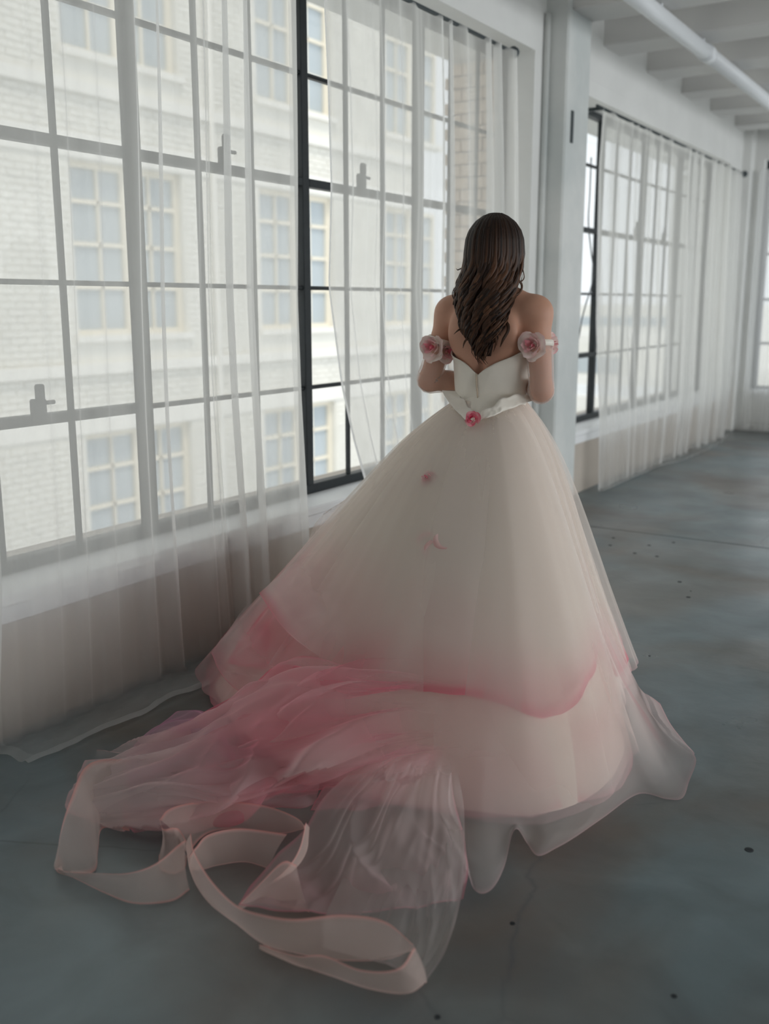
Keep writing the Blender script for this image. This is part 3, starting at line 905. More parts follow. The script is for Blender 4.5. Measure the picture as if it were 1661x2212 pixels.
def rose(center, normal, R, n=10, deep=0.9, edge=0.25, seed=1, parent=bride, base=0.0):
    root = empty('rose', center - Vector((AX, AY, 0)), parent)
    rnd = random.Random(seed)
    nrm = Vector(normal).normalized()
    q = nrm.to_track_quat('Z', 'Y')
    for i in range(n):
        f = (i + 0.5) / n
        a0 = i * 2.4 + rnd.uniform(-0.2, 0.2)
        r = R * (0.10 + 0.62 * f)
        wid = R * (0.45 + 0.55 * f); hgt = R * (1.02 - 0.35 * f); tilt = lerp(0.05, 1.15, f ** 1.2) + rnd.uniform(-0.12, 0.12)
        V, D = [], []
        for iv in range(6):
            v = iv / 5
            for iu in range(7):
                u = iu / 6 * 2 - 1
                w = wid * math.sin(math.pi * (0.16 + 0.62 * v)) * u
                bend = 1.0 / max(r, 0.3 * R)
                ang = w * bend * 0.72
                rad = r + hgt * v * math.sin(tilt) + 0.18 * R * max(0, v - 0.7) * (1 + math.sin(3 * u + i))
                up = hgt * v * math.cos(tilt) - 0.10 * R * u * u * v + 0.10 * R * math.sin(5 * u + i * 2) * v + (0.16 * R * v * v if abs(u) < 0.2 else 0)
                p = Vector((rad * math.cos(a0 + ang), rad * math.sin(a0 + ang), up - 0.25 * R))
                V.append(q @ p)
                D.append(min(1, max(0, base + deep * (1 - f) ** 2.4 + edge * smooth(0.6, 1, v) * (0.5 + 0.5 * math.sin(i * 1.7 + 2 * u)))))
        put('petal', mesh('petal', V, grid_faces(7, 6), attrs={'dye': D, 'weave': [0] * 42}), M['petal'], root, False)
    return root

O = Vector((AX, AY, 0))
toCam = Vector((0.44, -0.90, 0))
def armpt(S_, E_, t, ang, rad):
    c = Vector(S_).lerp(Vector(E_), t); return c + O + Vector((math.cos(ang), math.sin(ang), 0)) * rad
rose(at_d(934, 750, 3.58), (-0.15, -1, 0.1), 0.042, 11, 0.9, 0.2, 1)
rose(at_d(966, 760, 3.62), (0.7, -0.6, 0.0), 0.034, 9, 0.9, 0.4, 2)
rose(at_d(1150, 746, 3.40), (0.0, -1, 0.1), 0.042, 11, 0.8, 0.25, 3)
rose(at_d(1187, 744, 3.46), (1, -0.1, 0.05), 0.036, 9, 0.5, 0.5, 4)

# --- hair: inner volume plus wavy locks
HZ = [1.165, 1.18, 1.22, 1.28, 1.34, 1.38, 1.42, 1.47, 1.50, 1.55, 1.60, 1.63, 1.66, 1.68, 1.694]
HWID = [0.012, 0.024, 0.046, 0.070, 0.086, 0.094, 0.100, 0.099, 0.100, 0.101, 0.096, 0.086, 0.066, 0.040, 0.004]
HDEP = [0.010, 0.016, 0.030, 0.040, 0.048, 0.055, 0.068, 0.090, 0.105, 0.114, 0.110, 0.098, 0.074, 0.044, 0.004]
HCY = [-0.118, -0.116, -0.112, -0.108, -0.098, -0.085, -0.066, -0.030, -0.008, 0.004, 0.006, 0.006, 0.006, 0.006, 0.006]
HCX = [0.030, 0.028, 0.024, 0.016, 0.010, 0.006, 0.002, 0.0, 0, 0, 0, 0, 0, 0, 0]
def hair_pt(phi, z, k=1.0):
    w, d = interp(z, HZ, HWID) * k, interp(z, HZ, HDEP) * k
    return Vector((interp(z, HZ, HCX) + w * math.sin(phi), interp(z, HZ, HCY) - d * math.cos(phi), z))
V, nu, nv = [], 40, 40
for i in range(nv):
    z = lerp(1.20, 1.690, (i / (nv - 1)) ** 0.75)
    lim = lerp(1.2, 2.05, smooth(1.3, 1.5, z)) if z < 1.62 else lerp(2.05, math.pi, smooth(1.62, 1.67, z))
    for j in range(nu):
        phi = lerp(-lim, lim, j / (nu - 1))
        V.append(hair_pt(phi, z, 0.93) + Vector((0.004 * math.sin(9 * phi + 30 * z), 0, 0)))
hair = put('hair', mesh('hair', V, grid_faces(nu, nv), attrs={'tone': [0.12 + 0.1 * abs(nz(k % nu * 0.4, 0, 2)) for k in range(nu * nv)]}), M['hair'], bride, False)
LV, LF, LT = [], [], []
def lock(P, rads, flat, tone, dark_root=False):
    n, base = 7, len(LV)
    for i, p in enumerate(P):
        t = (Vector(P[min(i + 1, len(P) - 1)]) - Vector(P[max(i - 1, 0)])).normalized()
        out = Vector((p[0], p[1] - 0.02, 0)); out = (out - t * out.dot(t))
        if out.length < 1e-4: out = Vector((0, -1, 0))
        out.normalize(); side = t.cross(out)
        for k in range(n):
            w = 2 * math.pi * k / n
            LV.append(Vector(p) + side * math.cos(w) * rads[i] + out * math.sin(w) * rads[i] * flat)
            LT.append(min(1, max(0, (tone + 0.12 * math.sin(w * 2 + i * 0.35)) * (lerp(0.25, 1, smooth(1.64, 1.45, p[2])) if dark_root else 1))))
    for i in range(len(P) - 1):
        for k in range(n):
            LF.append((base + i * n + k, base + i * n + (k + 1) % n, base + (i + 1) * n + (k + 1) % n, base + (i + 1) * n + k))
hr = random.Random(5)
for q in range(420):
    phi = lerp(-2.05, 2.05, (q + hr.random()) / 420)
    edge = abs(phi) / 2.05
    zend = lerp(1.185, 1.36, edge ** 1.1) + hr.uniform(-0.03, 0.10)
    if phi < -0.6: zend += 0.02
    z0 = hr.uniform(1.655, 1.688)
    wave = hr.uniform(0.011, 0.016); ph_ = 1.9 * math.sin(phi * 2.1 + 0.4) + hr.uniform(-0.35, 0.35) + (2.4 if hr.random() < 0.15 else 0); wl = 0.135 + 0.01 * math.sin(phi * 5)
    kk = hr.uniform(0.95, 1.03)
    P, R = [], []
    for i in range(30):
        t = i / 29; z = lerp(z0, zend, t)
        g = smooth(1.56, 1.40, z)
        p = hair_pt(phi * lerp(1, 0.90, smooth(1.4, 1.2, z)), z, kk)
        a = 2 * math.pi * z / wl + ph_
        p += Vector((math.cos(phi), math.sin(phi), 0)) * wave * 1.35 * g * math.sin(a) + Vector((math.sin(phi), -math.cos(phi), 0)) * wave * 0.9 * g * math.cos(a)
        P.append(p)
        R.append(interp(t, [0, 0.08, 0.5, 0.85, 1.0], [0.003, 0.0056, 0.0066, 0.0052, 0.0008]))
    lock(P, R, 0.42, hr.uniform(0.08, 0.95) ** 1.5, True)
def curl(pxs, dist, r0, tone):                 # loose strands standing away from the mass
    P = cr([at_d(px, py, dist + 0.012 * math.sin(i * 1.7)) - O for i, (px, py) in enumerate(pxs)], 40)
    lock([Vector(p) for p in P], [interp(i / 39, [0, 0.2, 0.7, 1], [r0 * 0.7, r0, r0 * 0.8, 0.0008]) for i in range(40)], 0.6, tone)
curl([(1006, 575), (994, 594), (985, 612), (992, 626), (989, 642), (981, 633), (980, 621)], 3.56, 0.0045, 0.5)
curl([(1008, 585), (999, 606), (995, 626), (985, 642), (979, 657), (988, 670), (998, 662)], 3.55, 0.0045, 0.4)
curl([(1006, 578), (996, 580), (989, 583), (985, 580)], 3.57, 0.0025, 0.5)
curl([(1010, 600), (1011, 625), (1000, 647), (984, 650), (977, 636), (982, 622), (990, 627)], 3.54, 0.0035, 0.6)
curl([(1000, 640), (986, 660), (990, 685), (1003, 705), (1000, 730)], 3.52, 0.005, 0.5)
curl([(1122, 520), (1129, 555), (1124, 590), (1114, 620), (1121, 640), (1127, 628), (1124, 610)], 3.45, 0.0055, 0.9)
curl([(1124, 560), (1130, 585), (1132, 600), (1126, 607), (1129, 592)], 3.46, 0.003, 0.8)
curl([(1116, 600), (1127, 616), (1123, 632), (1112, 640), (1122, 648), (1116, 662)], 3.44, 0.0055, 0.6)
curl([(1030, 690), (1010, 705), (992, 712), (980, 722)], 3.47, 0.0055, 0.45)
curl([(1040, 650), (1022, 690), (1015, 720), (1003, 740), (1000, 752)], 3.455, 0.0055, 0.5)
curl([(1085, 660), (1070, 690), (1063, 715), (1072, 735), (1066, 760)], 3.415, 0.0065, 0.55)
curl([(1100, 640), (1092, 680), (1098, 710), (1086, 735), (1080, 750)], 3.41, 0.0065, 0.3)
curl([(1050, 680), (1045, 715), (1052, 745), (1048, 768), (1050, 778)], 3.43, 0.006, 0.6)
put('lock_of_hair', mesh('lock_of_hair', LV, LF, attrs={'tone': LT}), M['hair'], hair, False)['kind'] = 'stuff'

# --- ball gown skirt
STH = [-180, -155, -132, -110, -90, -72, -57, -45, -33, -20, 0, 40, 90, 140, 180]
SR0 = [1.0, 1.08, 1.08, 1.10, 1.14, 1.20, 1.22, 1.10, 0.90, 0.66, 0.54, 0.56, 0.66, 0.82, 1.0]
SBU = [0.11, 0.10, 0.10, 0.12, 0.14, 0.15, 0.16, 0.17, 0.18, 0.18, 0.18, 0.16, 0.14, 0.12, 0.11]
ZW = 1.04
def skirt(th, s, k=1.0, fold=0.0, seed=0):
    """point on the skirt: th degrees about her axis, s = 0 waist .. 1 floor"""
    th = (th + 180) % 360 - 180
    b = interp(th, STH, SBU)
    g = b * (1 - math.exp(-9 * s)) + (1 - b) * s ** 1.05
    r = 0.122 + (interp(th, STH, SR0) * k - 0.122) * g
    if fold:
        a = math.radians(th)
        n = nz(math.cos(a) * 4 + seed, math.sin(a) * 4, s * 1.2) + 0.32 * nz(math.cos(a) * 11 + seed, math.sin(a) * 11, s * 1.5 + seed) + 0.12 * nz(math.cos(a) * 22 + seed, math.sin(a) * 22, s * 0.8)
        r += fold * n * (0.12 + s) * (0.4 + 0.6 * smooth(0, 0.2, s)) * 2.0
    z = ZW * (1 - s)
    return Vector((AX + r * math.cos(math.radians(th)), AY + r * math.sin(math.radians(th)), max(0.006, z)))

def skirt_layer(name, k, fold, seed, hem, dye, weave, mat, nu=300, nv=60, top=0.0, ths=(-180, 180)):
    V, D, W = [], [], []
    closed = ths[1] - ths[0] >= 360
    for i in range(nv):
        for j in range(nu):
            th = lerp(ths[0], ths[1], j / (nu if closed else nu - 1))
            h = hem(th); v = i / (nv - 1)
            s = lerp(top, h, v)
            p = skirt(th, s, k, fold, seed)
            p += Vector((0, 0, 0.014 * (k - 0.95) / 0.05 * smooth(0, 0.2, s) * 0.5))
            p.x = max(p.x, XW + 0.06)
            V.append(p)
            D.append(min(1, max(0, dye(th, s, v)))); W.append(weave(th, s, v))
    return put(name, mesh(name, V, grid_faces(nu, nv, closed), attrs={'dye': D, 'weave': W}), mat, bride)

skirt_layer('underskirt', 0.955, 0.010, 2, lambda th: 0.985, lambda *a: 0, lambda *a: 0, M['lining'])

def blush(th, s, seed):                        # hand-dyed bloom: strong at the train side
    a = ((th + 180) % 360)
    side = smooth(150, 45, a)
    c = math.radians(th)
    n = nz(math.cos(c) * 3 + seed, math.sin(c) * 3, s * 4) + 0.6 * nz(math.cos(c) * 8 + seed, math.sin(c) * 8, s * 9)
    return side * smooth(0.36, 0.80, s) * (0.50 + 0.6 * n) + smooth(0.55, 0.85, s) * smooth(-0.1, 0.5, n) * 0.32

def hem_a(th):
    return 0.985 + 0.01 * math.sin(math.radians(th) * 7)
skirt_layer('tulle_layer', 0.98, 0.018, 5, hem_a, lambda th, s, v: blush(th, s, 1) * 0.8 + 0.5 * smooth(0.975, 1, v), lambda th, s, v: 0.12 * smooth(0.98, 1, v) + 0.10, M['tulle'])
TIER_T = [-180, -165, -150, -140, -128, -111, -88, -73, -67, -60, -54, -50, -44, -36, -30, -21, -10, 0, 90, 150, 180]
TIER_S = [0.66, 0.68, 0.72, 0.80, 0.86, 0.82, 0.76, 0.73, 0.735, 0.765, 0.79, 0.782, 0.745, 0.73, 0.72, 0.80, 0.9, 0.93, 0.9, 0.7, 0.66]
def hem_b(th):
    return interp((th + 180) % 360 - 180, TIER_T, TIER_S) + 0.006 * math.sin(math.radians(th) * 13)
def dye_b(th, s, v):
    e = 0.85 * smooth(0.955, 1.0, v) * (0.6 + 0.3 * math.sin(math.radians(th) * 5.0 + 1) + 0.5 * nz(th * 0.09, 3, 1)) + 0.40 * smooth(0.80, 1, v)
    return blush(th, s, 4) + e
skirt_layer('tulle_layer', 1.0, 0.022, 9, hem_b, dye_b, lambda th, s, v: 0.36 * smooth(0.96, 1, v) + 0.08, M['tulle'])
skirt_layer('tulle_layer', 1.012, 0.024, 14, lambda th: 0.97, lambda th, s, v: blush(th, s, 7) * 0.7 + 0.35 * smooth(0.97, 1, v), lambda th, s, v: 0.06 * smooth(0.98, 1, v) - 0.06, M['tulle'])

def sheet(name, ctrl, nu, nv, seed, amp, freq, dye, weave, mat, along=1.1, rim=0.3, rim_dye=0.3, edges='uvV'):
    P = cloth_patch(ctrl, nu, nv)
    V, D, W = [], [], []
    for i in range(nv):
        for j in range(nu):
            u, v = j / (nu - 1), i / (nv - 1)
            p = Vector(P[i, j])
            a = P[min(i + 1, nv - 1), j] - P[max(i - 1, 0), j]; b = P[i, min(j + 1, nu - 1)] - P[i, max(j - 1, 0)]
            n = Vector(np.cross(b, a))
            if n.length < 1e-9: n = Vector((0, 0, 1))
            n.normalize()
            if n.z < 0: n = -n
            q = nz(u * along + 0.8 * v, v * freq + 0.9 * math.sin(u * 4 + seed), seed * 3.1)
            q2 = nz(u * along * 2.3, v * freq * 2.2 + 2 * u, seed * 1.7 + 9)
            ridge = (1 - 2.6 * math.sqrt(q * q + 0.002)) + 0.4 * (1 - 2.6 * math.sqrt(q2 * q2 + 0.004))
            fade = smooth(0, 0.12, u) * smooth(1.0, 0.82, u) * lerp(0.3, 1, smooth(0, 0.1, min(v, 1 - v)))
            p += n * amp * ridge * (0.35 + 0.65 * fade)
            p.z = max(0.004, p.z)
            V.append(p)
            e = 0.0                                 # bound edges: u = far end, v = first side, V = second side
            if 'V' in edges: e = max(e, smooth(0.97, 1.0, v) * smooth(0.05, 0.4, u))
            if 'v' in edges: e = max(e, (1 - smooth(0.0, 0.03, v)) * smooth(0.05, 0.4, u))
            if 'u' in edges: e = max(e, smooth(0.98, 1.0, u))
            D.append(min(1, max(0, dye(u, v, ridge) + rim_dye * e))); W.append((weave(u, v) if callable(weave) else weave) + rim * e)
    return put(name, mesh(name, V, grid_faces(nu, nv), attrs={'dye': D, 'weave': W}), mat, bride)

def Z(*pts):
    return [at_z(*p) for p in pts]

# train: crumpled pink tulle swept to the window side
heap = [Z((935, 1470, .36), (780, 1462, .33), (620, 1455, .25), (480, 1530, .14), (385, 1585, .10), (280, 1640, .06), (185, 1648, .04)),
        Z((960, 1510, .36), (790, 1515, .35), (640, 1540, .30), (520, 1590, .20), (420, 1630, .14), (300, 1672, .10), (165, 1695, .05)),
        Z((985, 1560, .32), (840, 1580, .32), (690, 1610, .28), (580, 1655, .18), (460, 1695, .13), (320, 1715, .09), (145, 1750, .04)),
        Z((1000, 1610, .26), (870, 1640, .24), (720, 1680, .20), (600, 1715, .11), (480, 1750, .07), (330, 1770, .05), (200, 1772, .02)),
        Z((980, 1660, .14), (840, 1700, .12), (690, 1722, .06), (590, 1738, .03), (480, 1765, .02), (340, 1790, .012), (220, 1790, .008))]
sheet('train_layer', heap, 150, 100, 1, 0.045, 4.0, lambda u, v, r: (0.70 + 0.5 * nz(u * 4, v * 4, 1) - 0.10 * r) * (1 - 0.75 * smooth(0.55, 0.95, u)), lambda u, v: 0.12 - 0.6 * (1 - smooth(0.0, 0.30, u)), M['tulle'])
heap2 = [[p + Vector((0.02, 0.03, 0.018 if p.z > .03 else 0.0)) for p in row] for row in heap[:4]]
sheet('train_layer', heap2, 140, 90, 2, 0.050, 4.6, lambda u, v, r: (0.65 + 0.5 * nz(u * 3, v * 5, 4)) * (1 - 0.7 * smooth(0.55, 0.95, u)), lambda u, v: 0.04 - 0.6 * (1 - smooth(0.0, 0.35, u)) - 0.35 * smooth(0.75, 1.0, u), M['tulle'], edges='v')
pinkfold = [Z((930, 1476, .38), (860, 1476, .375), (780, 1470, .36), (690, 1450, .33), (600, 1440, .27), (540, 1490, .18), (508, 1525, .10)),
            Z((925, 1482, .385), (855, 1486, .385), (770, 1490, .37), (690, 1480, .335), (610, 1490, .26), (560, 1520, .17), (520, 1545, .08)),
            Z((915, 1488, .37), (840, 1496, .37), (760, 1508, .345), (690, 1510, .31), (640, 1520, .24), (590, 1540, .15), (560, 1555, .06))]
sheet('train_layer', pinkfold, 90, 30, 3, 0.008, 4, lambda u, v, r: 1.0 + 0.25 * nz(u * 4, v * 3, 8), lambda u, v: 0.14 - 0.6 * (1 - smooth(0.0, 0.25, u)), M['tulle'])
purple = [Z((490, 1595, .10), (440, 1535, .12), (380, 1545, .10), (320, 1590, .08), (272, 1640, .03)),
          Z((500, 1620, .14), (440, 1575, .17), (390, 1585, .15), (330, 1620, .10), (275, 1665, .03)),
          Z((520, 1660, .12), (460, 1625, .15), (400, 1640, .12), (345, 1670, .08), (280, 1710, .02))]
sheet('train_layer', purple, 60, 40, 4, 0.016, 3, lambda u, v, r: 0.75 + 0.3 * nz(u * 5, v * 4, 5), 0.04, M['tulle_lilac'])
lowfold = [Z((700, 1640, .20), (600, 1690, .13), (480, 1730, .08), (380, 1735, .06), (270, 1740, .04)),
           Z((690, 1690, .13), (620, 1716, .09), (500, 1745, .06), (400, 1760, .05), (270, 1775, .02)),
           Z((685, 1735, .03), (640, 1748, .02), (540, 1755, .02), (420, 1780, .02), (290, 1800, .008))]
sheet('train_layer', lowfold, 80, 40, 6, 0.016, 3.5, lambda u, v, r: 0.65 + 0.3 * nz(u * 5, v * 4, 15), 0.06, M['tulle'])
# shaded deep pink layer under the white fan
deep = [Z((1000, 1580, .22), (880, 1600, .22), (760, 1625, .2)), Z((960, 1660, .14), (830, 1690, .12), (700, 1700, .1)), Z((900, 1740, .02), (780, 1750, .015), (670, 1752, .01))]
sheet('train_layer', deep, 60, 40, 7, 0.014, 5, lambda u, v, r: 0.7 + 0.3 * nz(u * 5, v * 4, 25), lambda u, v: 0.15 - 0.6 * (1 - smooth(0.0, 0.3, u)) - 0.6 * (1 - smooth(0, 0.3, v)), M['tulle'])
# wings of tulle towards the curtain
wing = [Z((735, 1180, .60), (800, 1250, .55), (880, 1330, .48)), Z((640, 1215, .50), (700, 1300, .45), (790, 1380, .42)),
        Z((560, 1282, .40), (620, 1365, .36), (720, 1440, .34))]
sheet('train_layer', [list(r) for r in zip(*wing)], 60, 50, 8, 0.008, 3, lambda u, v, r: 0.10 + 0.75 * smooth(0.86, 1, u) * smooth(0.8, 0.1, v), lambda u, v: 0.04 - 0.5 * (1 - smooth(0.1, 0.7, u)) - 0.4 * smooth(0.5, 1, v), M['tulle'], rim=0.14, rim_dye=0.15, edges='u')
wing2 = [Z((640, 1235, .48), (700, 1330, .42), (800, 1420, .38)), Z((545, 1300, .38), (600, 1390, .32), (700, 1460, .30)), Z((500, 1352, .32), (545, 1430, .25), (640, 1490, .22)),
         Z((455, 1410, .26), (487, 1470, .16), (560, 1530, .08))]
sheet('train_layer', [list(r) for r in zip(*wing2)], 70, 50, 9, 0.008, 3, lambda u, v, r: 0.16 + 0.45 * smooth(0.75, 1, u), lambda u, v: 0.0 - 0.5 * (1 - smooth(0.1, 0.7, u)), M['tulle'], rim=0.18, rim_dye=0.3, edges='u')
# faint puff behind the skirt by the sill
puff = [Z((850, 1100, .66), (800, 1070, .66), (760, 1070, .62)), Z((780, 1130, .60), (735, 1095, .58), (690, 1120, .52)), Z((740, 1180, .55), (690, 1150, .50), (662, 1180, .42))]
sheet('train_layer', puff, 40, 30, 10, 0.008, 3, lambda u, v, r: 0.08, lambda u, v: -0.12 - 0.3 * (1 - smooth(0.0, 0.4, u)), M['tulle'], rim=0.12, rim_dye=0.05, edges='u')
# outer net over the hem, spreading in scallops on the floor
ends = [(-72, 1003, 1800, .03), (-69, 1012, 1880, .01), (-66.5, 1030, 1928, .006), (-64.5, 1062, 1922, .006), (-62, 1090, 1870, .012), (-59.5, 1112, 1793, .05),
        (-57, 1138, 1822, .015), (-54, 1162, 1849, .006), (-50.5, 1202, 1832, .006), (-47, 1243, 1808, .006), (-43, 1300, 1768, .006), (-39, 1378, 1716, .008),
        (-36, 1440, 1726, .006), (-32, 1474, 1724, .008), (-27, 1488, 1690, .02), (-21, 1504, 1640, .05), (-13, 1478, 1605, .08), (-5, 1448, 1565, .11), (4, 1425, 1520, .15)]
veil = [[skirt(t, 0.50, 1.0), skirt(t, 0.66, 1.015), skirt(t, 0.80, 1.03).lerp(at_z(x, y, z), 0.10), skirt(t, 0.92, 1.04).lerp(at_z(x, y, z), 0.45), at_z(x, y, z)] for t, x, y, z in ends]
def veil_dye(u, v, r):
    streak = smooth(0.10, 0.30, nz(u * 1.5 + 3, v * 9, 3))
    return 0.06 + smooth(0.66, 0.95, v) * (0.10 + 0.45 * streak * smooth(0.3, 0.8, u)) + 0.12 * smooth(0.9, 1, u)
sheet('train_layer', veil, 80, 190, 12, 0.007, 4, veil_dye, lambda u, v: -0.02 - 0.45 * (1 - smooth(0.2, 0.62, u)) + 0.26 * smooth(0.55, 0.85, v) * smooth(1.0, 0.7, u), M['tulle'], along=0.6, rim=0.20, rim_dye=0.25, edges='u')

# white fan of net spread on the floor
fan = [Z((790, 1640, .22), (700, 1720, .12), (650, 1800, .05), (560, 1900, .02), (515, 1962, .012)),
       Z((840, 1632, .26), (790, 1720, .14), (740, 1820, .07), (690, 1900, .03), (655, 1975, .012)),
       Z((890, 1628, .28), (865, 1720, .16), (835, 1820, .09), (815, 1900, .05), (830, 1968, .012)),
       Z((930, 1628, .28), (925, 1720, .17), (930, 1800, .09), (935, 1880, .05), (925, 1958, .012)),
       Z((970, 1632, .27), (980, 1720, .17), (1000, 1800, .09), (1010, 1880, .04), (1000, 1945, .012))]
sheet('train_layer', [list(r) for r in fan], 110, 110, 13, 0.022, 5, lambda u, v, r: 0.16 + 0.22 * smooth(0.4, 1, u) + 0.15 * nz(u * 3, v * 3, 6), lambda u, v: 0.0 - 0.3 * (1 - smooth(0.0, 0.15, u)), M['tulle'], along=0.5, rim=0.22, rim_dye=0.5)
fan2 = [Z((860, 1640, .24), (800, 1780, .08), (740, 1900, .03), (700, 1990, .01), (700, 2050, .008)),
        Z((930, 1640, .26), (920, 1780, .10), (880, 1920, .05), (860, 2020, .02), (850, 2090, .008)),
        Z((985, 1650, .24), (1003, 1760, .12), (998, 1920, .06), (965, 2050, .02), (915, 2128, .008))]
sheet('train_layer', fan2, 80, 60, 14, 0.006, 5, lambda u, v, r: 0.08, lambda u, v: -0.08 - 0.25 * (1 - smooth(0.0, 0.15, u)), M['tulle'], along=0.6, rim=0.16, rim_dye=0.1, edges='uV')
# stiff horsehair hem: bands standing on edge and looping over the floor
def ribbon(lower, upper, n, coral=0.8, extra=0.0, soft_top=False):
    A, B = cr(Z(*lower), n), cr(Z(*upper), n)
    prof = [0, 0.03, 0.09, 0.3, 0.5, 0.7, 0.91, 0.97, 1.0]
    V, D, W = [], [], []
    for f in prof:
        for i in range(n):
            p = Vector(A[i]).lerp(Vector(B[i]), f)
            bow = math.sin(math.pi * f) * 0.010
            t = Vector(A[min(i + 1, n - 1)] - A[max(i - 1, 0)]); nrm = t.cross(Vector(B[i] - A[i]))
            if nrm.length > 1e-9: p += nrm.normalized() * bow
            p.z = max(0.004, p.z)
            V.append(p)
            e = 1 - smooth(0.0, 0.07, f if soft_top else min(f, 1 - f))
            D.append(0.16 + coral * e); W.append(extra + 0.42 * e - (0.4 * smooth(0.3, 1, f) if soft_top else 0))
    o = put('hem_ribbon', mesh('hem_ribbon', V, grid_faces(n, len(prof)), attrs={'dye': D, 'weave': W}), M['ribbon'], bride)
    return o
# front loop: long sweep that turns over at the tip
ribbon([(408, 1850, .0), (420, 1905, .0), (455, 1955, .0), (515, 2000, .0), (570, 2042, .0), (640, 2062, .0), (740, 2078, .0), (830, 2076, .0), (893, 2050, .01)],
       [(412, 1800, .10), (420, 1840, .10), (455, 1900, .11), (510, 1955, .11), (570, 1976, .11), (640, 1985, .11), (740, 1976, .11), (830, 1990, .10), (892, 2040, .06)], 120)
ribbon([(570, 2042, .0), (640, 2082, .0), (720, 2112, .0), (800, 2138, .0), (880, 2149, .0), (922, 2124, .0)],
       [(560, 2040, .02), (640, 2064, .04), (700, 2064, .05), (780, 2095, .06), (860, 2092, .08), (895, 2046, .10)], 90)
# twist rising to the fan
ribbon([(512, 1962, .0), (560, 1950, .005), (620, 1960, .005), (668, 1970, .005)], [(515, 1955, .02), (560, 1910, .06), (610, 1862, .10), (640, 1868, .09)], 50)
ribbon([(640, 1870, .03), (655, 1850, .03), (662, 1830, .03), (660, 1800, .03)], [(590, 1905, .06), (625, 1870, .09), (648, 1830, .11), (660, 1778, .12)], 40)
# middle loop
ribbon([(408, 1850, .01), (420, 1826, .01), (450, 1800, .02), (500, 1790, .02), (560, 1795, .02), (610, 1800, .02), (648, 1792, .02), (662, 1775, .02)],
       [(345, 1770, .09), (365, 1748, .10), (410, 1735, .10), (480, 1730, .10), (560, 1738, .10), (610, 1752, .10), (648, 1772, .10), (660, 1795, .09)], 100)
ribbon([(405, 1850, .0), (398, 1880, .0), (370, 1890, .0), (345, 1878, .0), (343, 1850, .0)],
       [(412, 1835, .05), (390, 1795, .08), (375, 1788, .09), (352, 1790, .09), (343, 1764, .09)], 60)
ribbon([(412, 1880, .0), (440, 1880, .0), (470, 1872, .0), (530, 1865, .0), (580, 1880, .0)],
       [(410, 1850, .09), (425, 1828, .10), (452, 1802, .11), (520, 1790, .10), (620, 1802, .08)], 60)
# outer loop on the window side
ribbon([(410, 1925, .0), (370, 1950, .0), (290, 1955, .0), (225, 1932, .0), (160, 1900, .0), (122, 1884, .0), (128, 1850, .0)],
       [(400, 1815, .09), (385, 1825, .09), (335, 1866, .08), (275, 1886, .07), (205, 1886, .05), (150, 1884, .03), (124, 1876, .03)], 100)
ribbon([(122, 1880, .0), (160, 1890, .0), (205, 1884, .0), (212, 1840, .0), (222, 1790, .01), (280, 1795, .01)],
       [(122, 1850, .05), (135, 1780, .10), (155, 1720, .12), (180, 1662, .12), (215, 1642, .12), (280, 1640, .11)], 90)
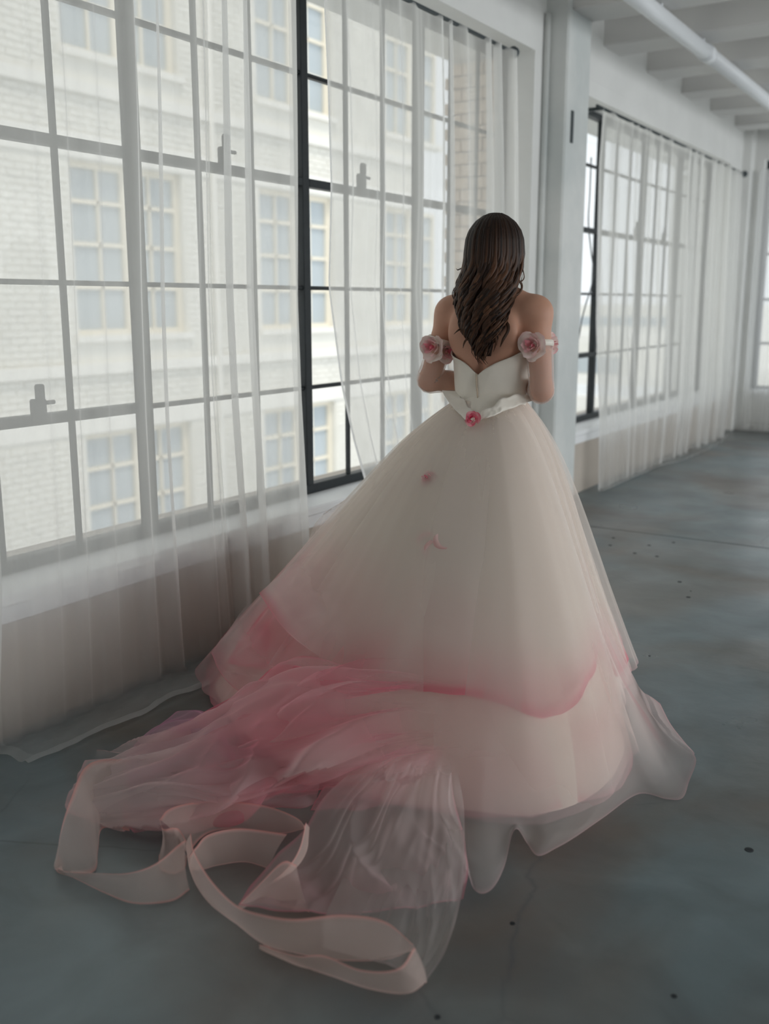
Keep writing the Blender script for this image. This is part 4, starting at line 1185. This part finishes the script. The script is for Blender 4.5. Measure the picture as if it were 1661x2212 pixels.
# sash of ivory taffeta meeting in a point at the back, with a rose
def strip(name, lower, upper, n, mat, wav=0.006, seed=0):
    A, B = cr([at_d(*p) for p in lower], n), cr([at_d(*p) for p in upper], n)
    V = []
    for f in np.linspace(0, 1, 9):
        for i in range(n):
            p = Vector(A[i]).lerp(Vector(B[i]), float(f))
            p += toCam * wav * (math.sin(f * 5 + i * 0.33 + seed) + 1.4 * nz(i * 0.30, f * 3, seed)) + Vector((0, 0, 0.004 * math.sin(i * 0.45 + seed) * float(f)))
            V.append(p)
    o = put(name, mesh(name, V, grid_faces(n, 9)), mat, bride)
    md = o.modifiers.new('cloth', 'SOLIDIFY'); md.thickness = 0.003
    return o
strip('bodice_point', [(984, 880, 3.53), (1002, 898, 3.46), (1020, 910, 3.405), (1036, 905, 3.40), (1064, 890, 3.42), (1110, 872, 3.46)], [(986, 842, 3.64), (1002, 841, 3.62), (1024, 840, 3.57), (1050, 842, 3.52), (1085, 846, 3.50), (1120, 848, 3.52)], 40, M['satin'], 0.001, 2)
strip('sash', [(955, 843, 3.61), (962, 858, 3.58), (985, 886, 3.47), (1012, 914, 3.38)], [(992, 848, 3.60), (1000, 862, 3.54), (1016, 882, 3.46), (1030, 902, 3.39)], 40, M['satin'], 0.004, 1)
strip('sash', [(1024, 912, 3.38), (1060, 899, 3.375), (1100, 884, 3.41), (1140, 869, 3.47), (1188, 856, 3.53)],
      [(1022, 898, 3.395), (1058, 880, 3.40), (1092, 858, 3.42), (1130, 851, 3.48), (1184, 844, 3.55)], 60, M['satin'], 0.004, 3)
rose(at_d(1020, 904, 3.37), (0.3, -1, 0.35), 0.022, 9, 1.0, 0.6, 6, base=0.5)
# small pink silk rose and loose petals caught under the outer net
c = skirt(-92, 0.225, 1.0); rose(c, (-0.1, -0.8, 0.5), 0.022, 9, 0.5, 0.4, 7, base=0.25)
for th, s, a in ((-84, 0.372, 0.6), (-78.5, 0.392, 2.4), (-82, 0.405, 1.5)):
    V, D = [], []
    c = skirt(th, s, 1.012)
    n = Vector((math.cos(math.radians(th)), math.sin(math.radians(th)), 0.6)).normalized(); q = n.to_track_quat('Z', 'Y')
    for i in range(6):
        for j in range(8):
            u, v = j / 7 * 2 - 1, i / 5
            p = Vector((0.030 * u, (v - 0.5) * 0.020 - 0.016 * u * u, 0.006 * math.sin(3 * v)))
            p = Vector((p.x * math.cos(a) - p.y * math.sin(a), p.x * math.sin(a) + p.y * math.cos(a), p.z))
            V.append(c + q @ p); D.append(0.35 + 0.2 * v)
    put('silk_petal', mesh('silk_petal', V, grid_faces(8, 6), attrs={'dye': D, 'weave': [-0.5] * 48}), M['petal'], bride)
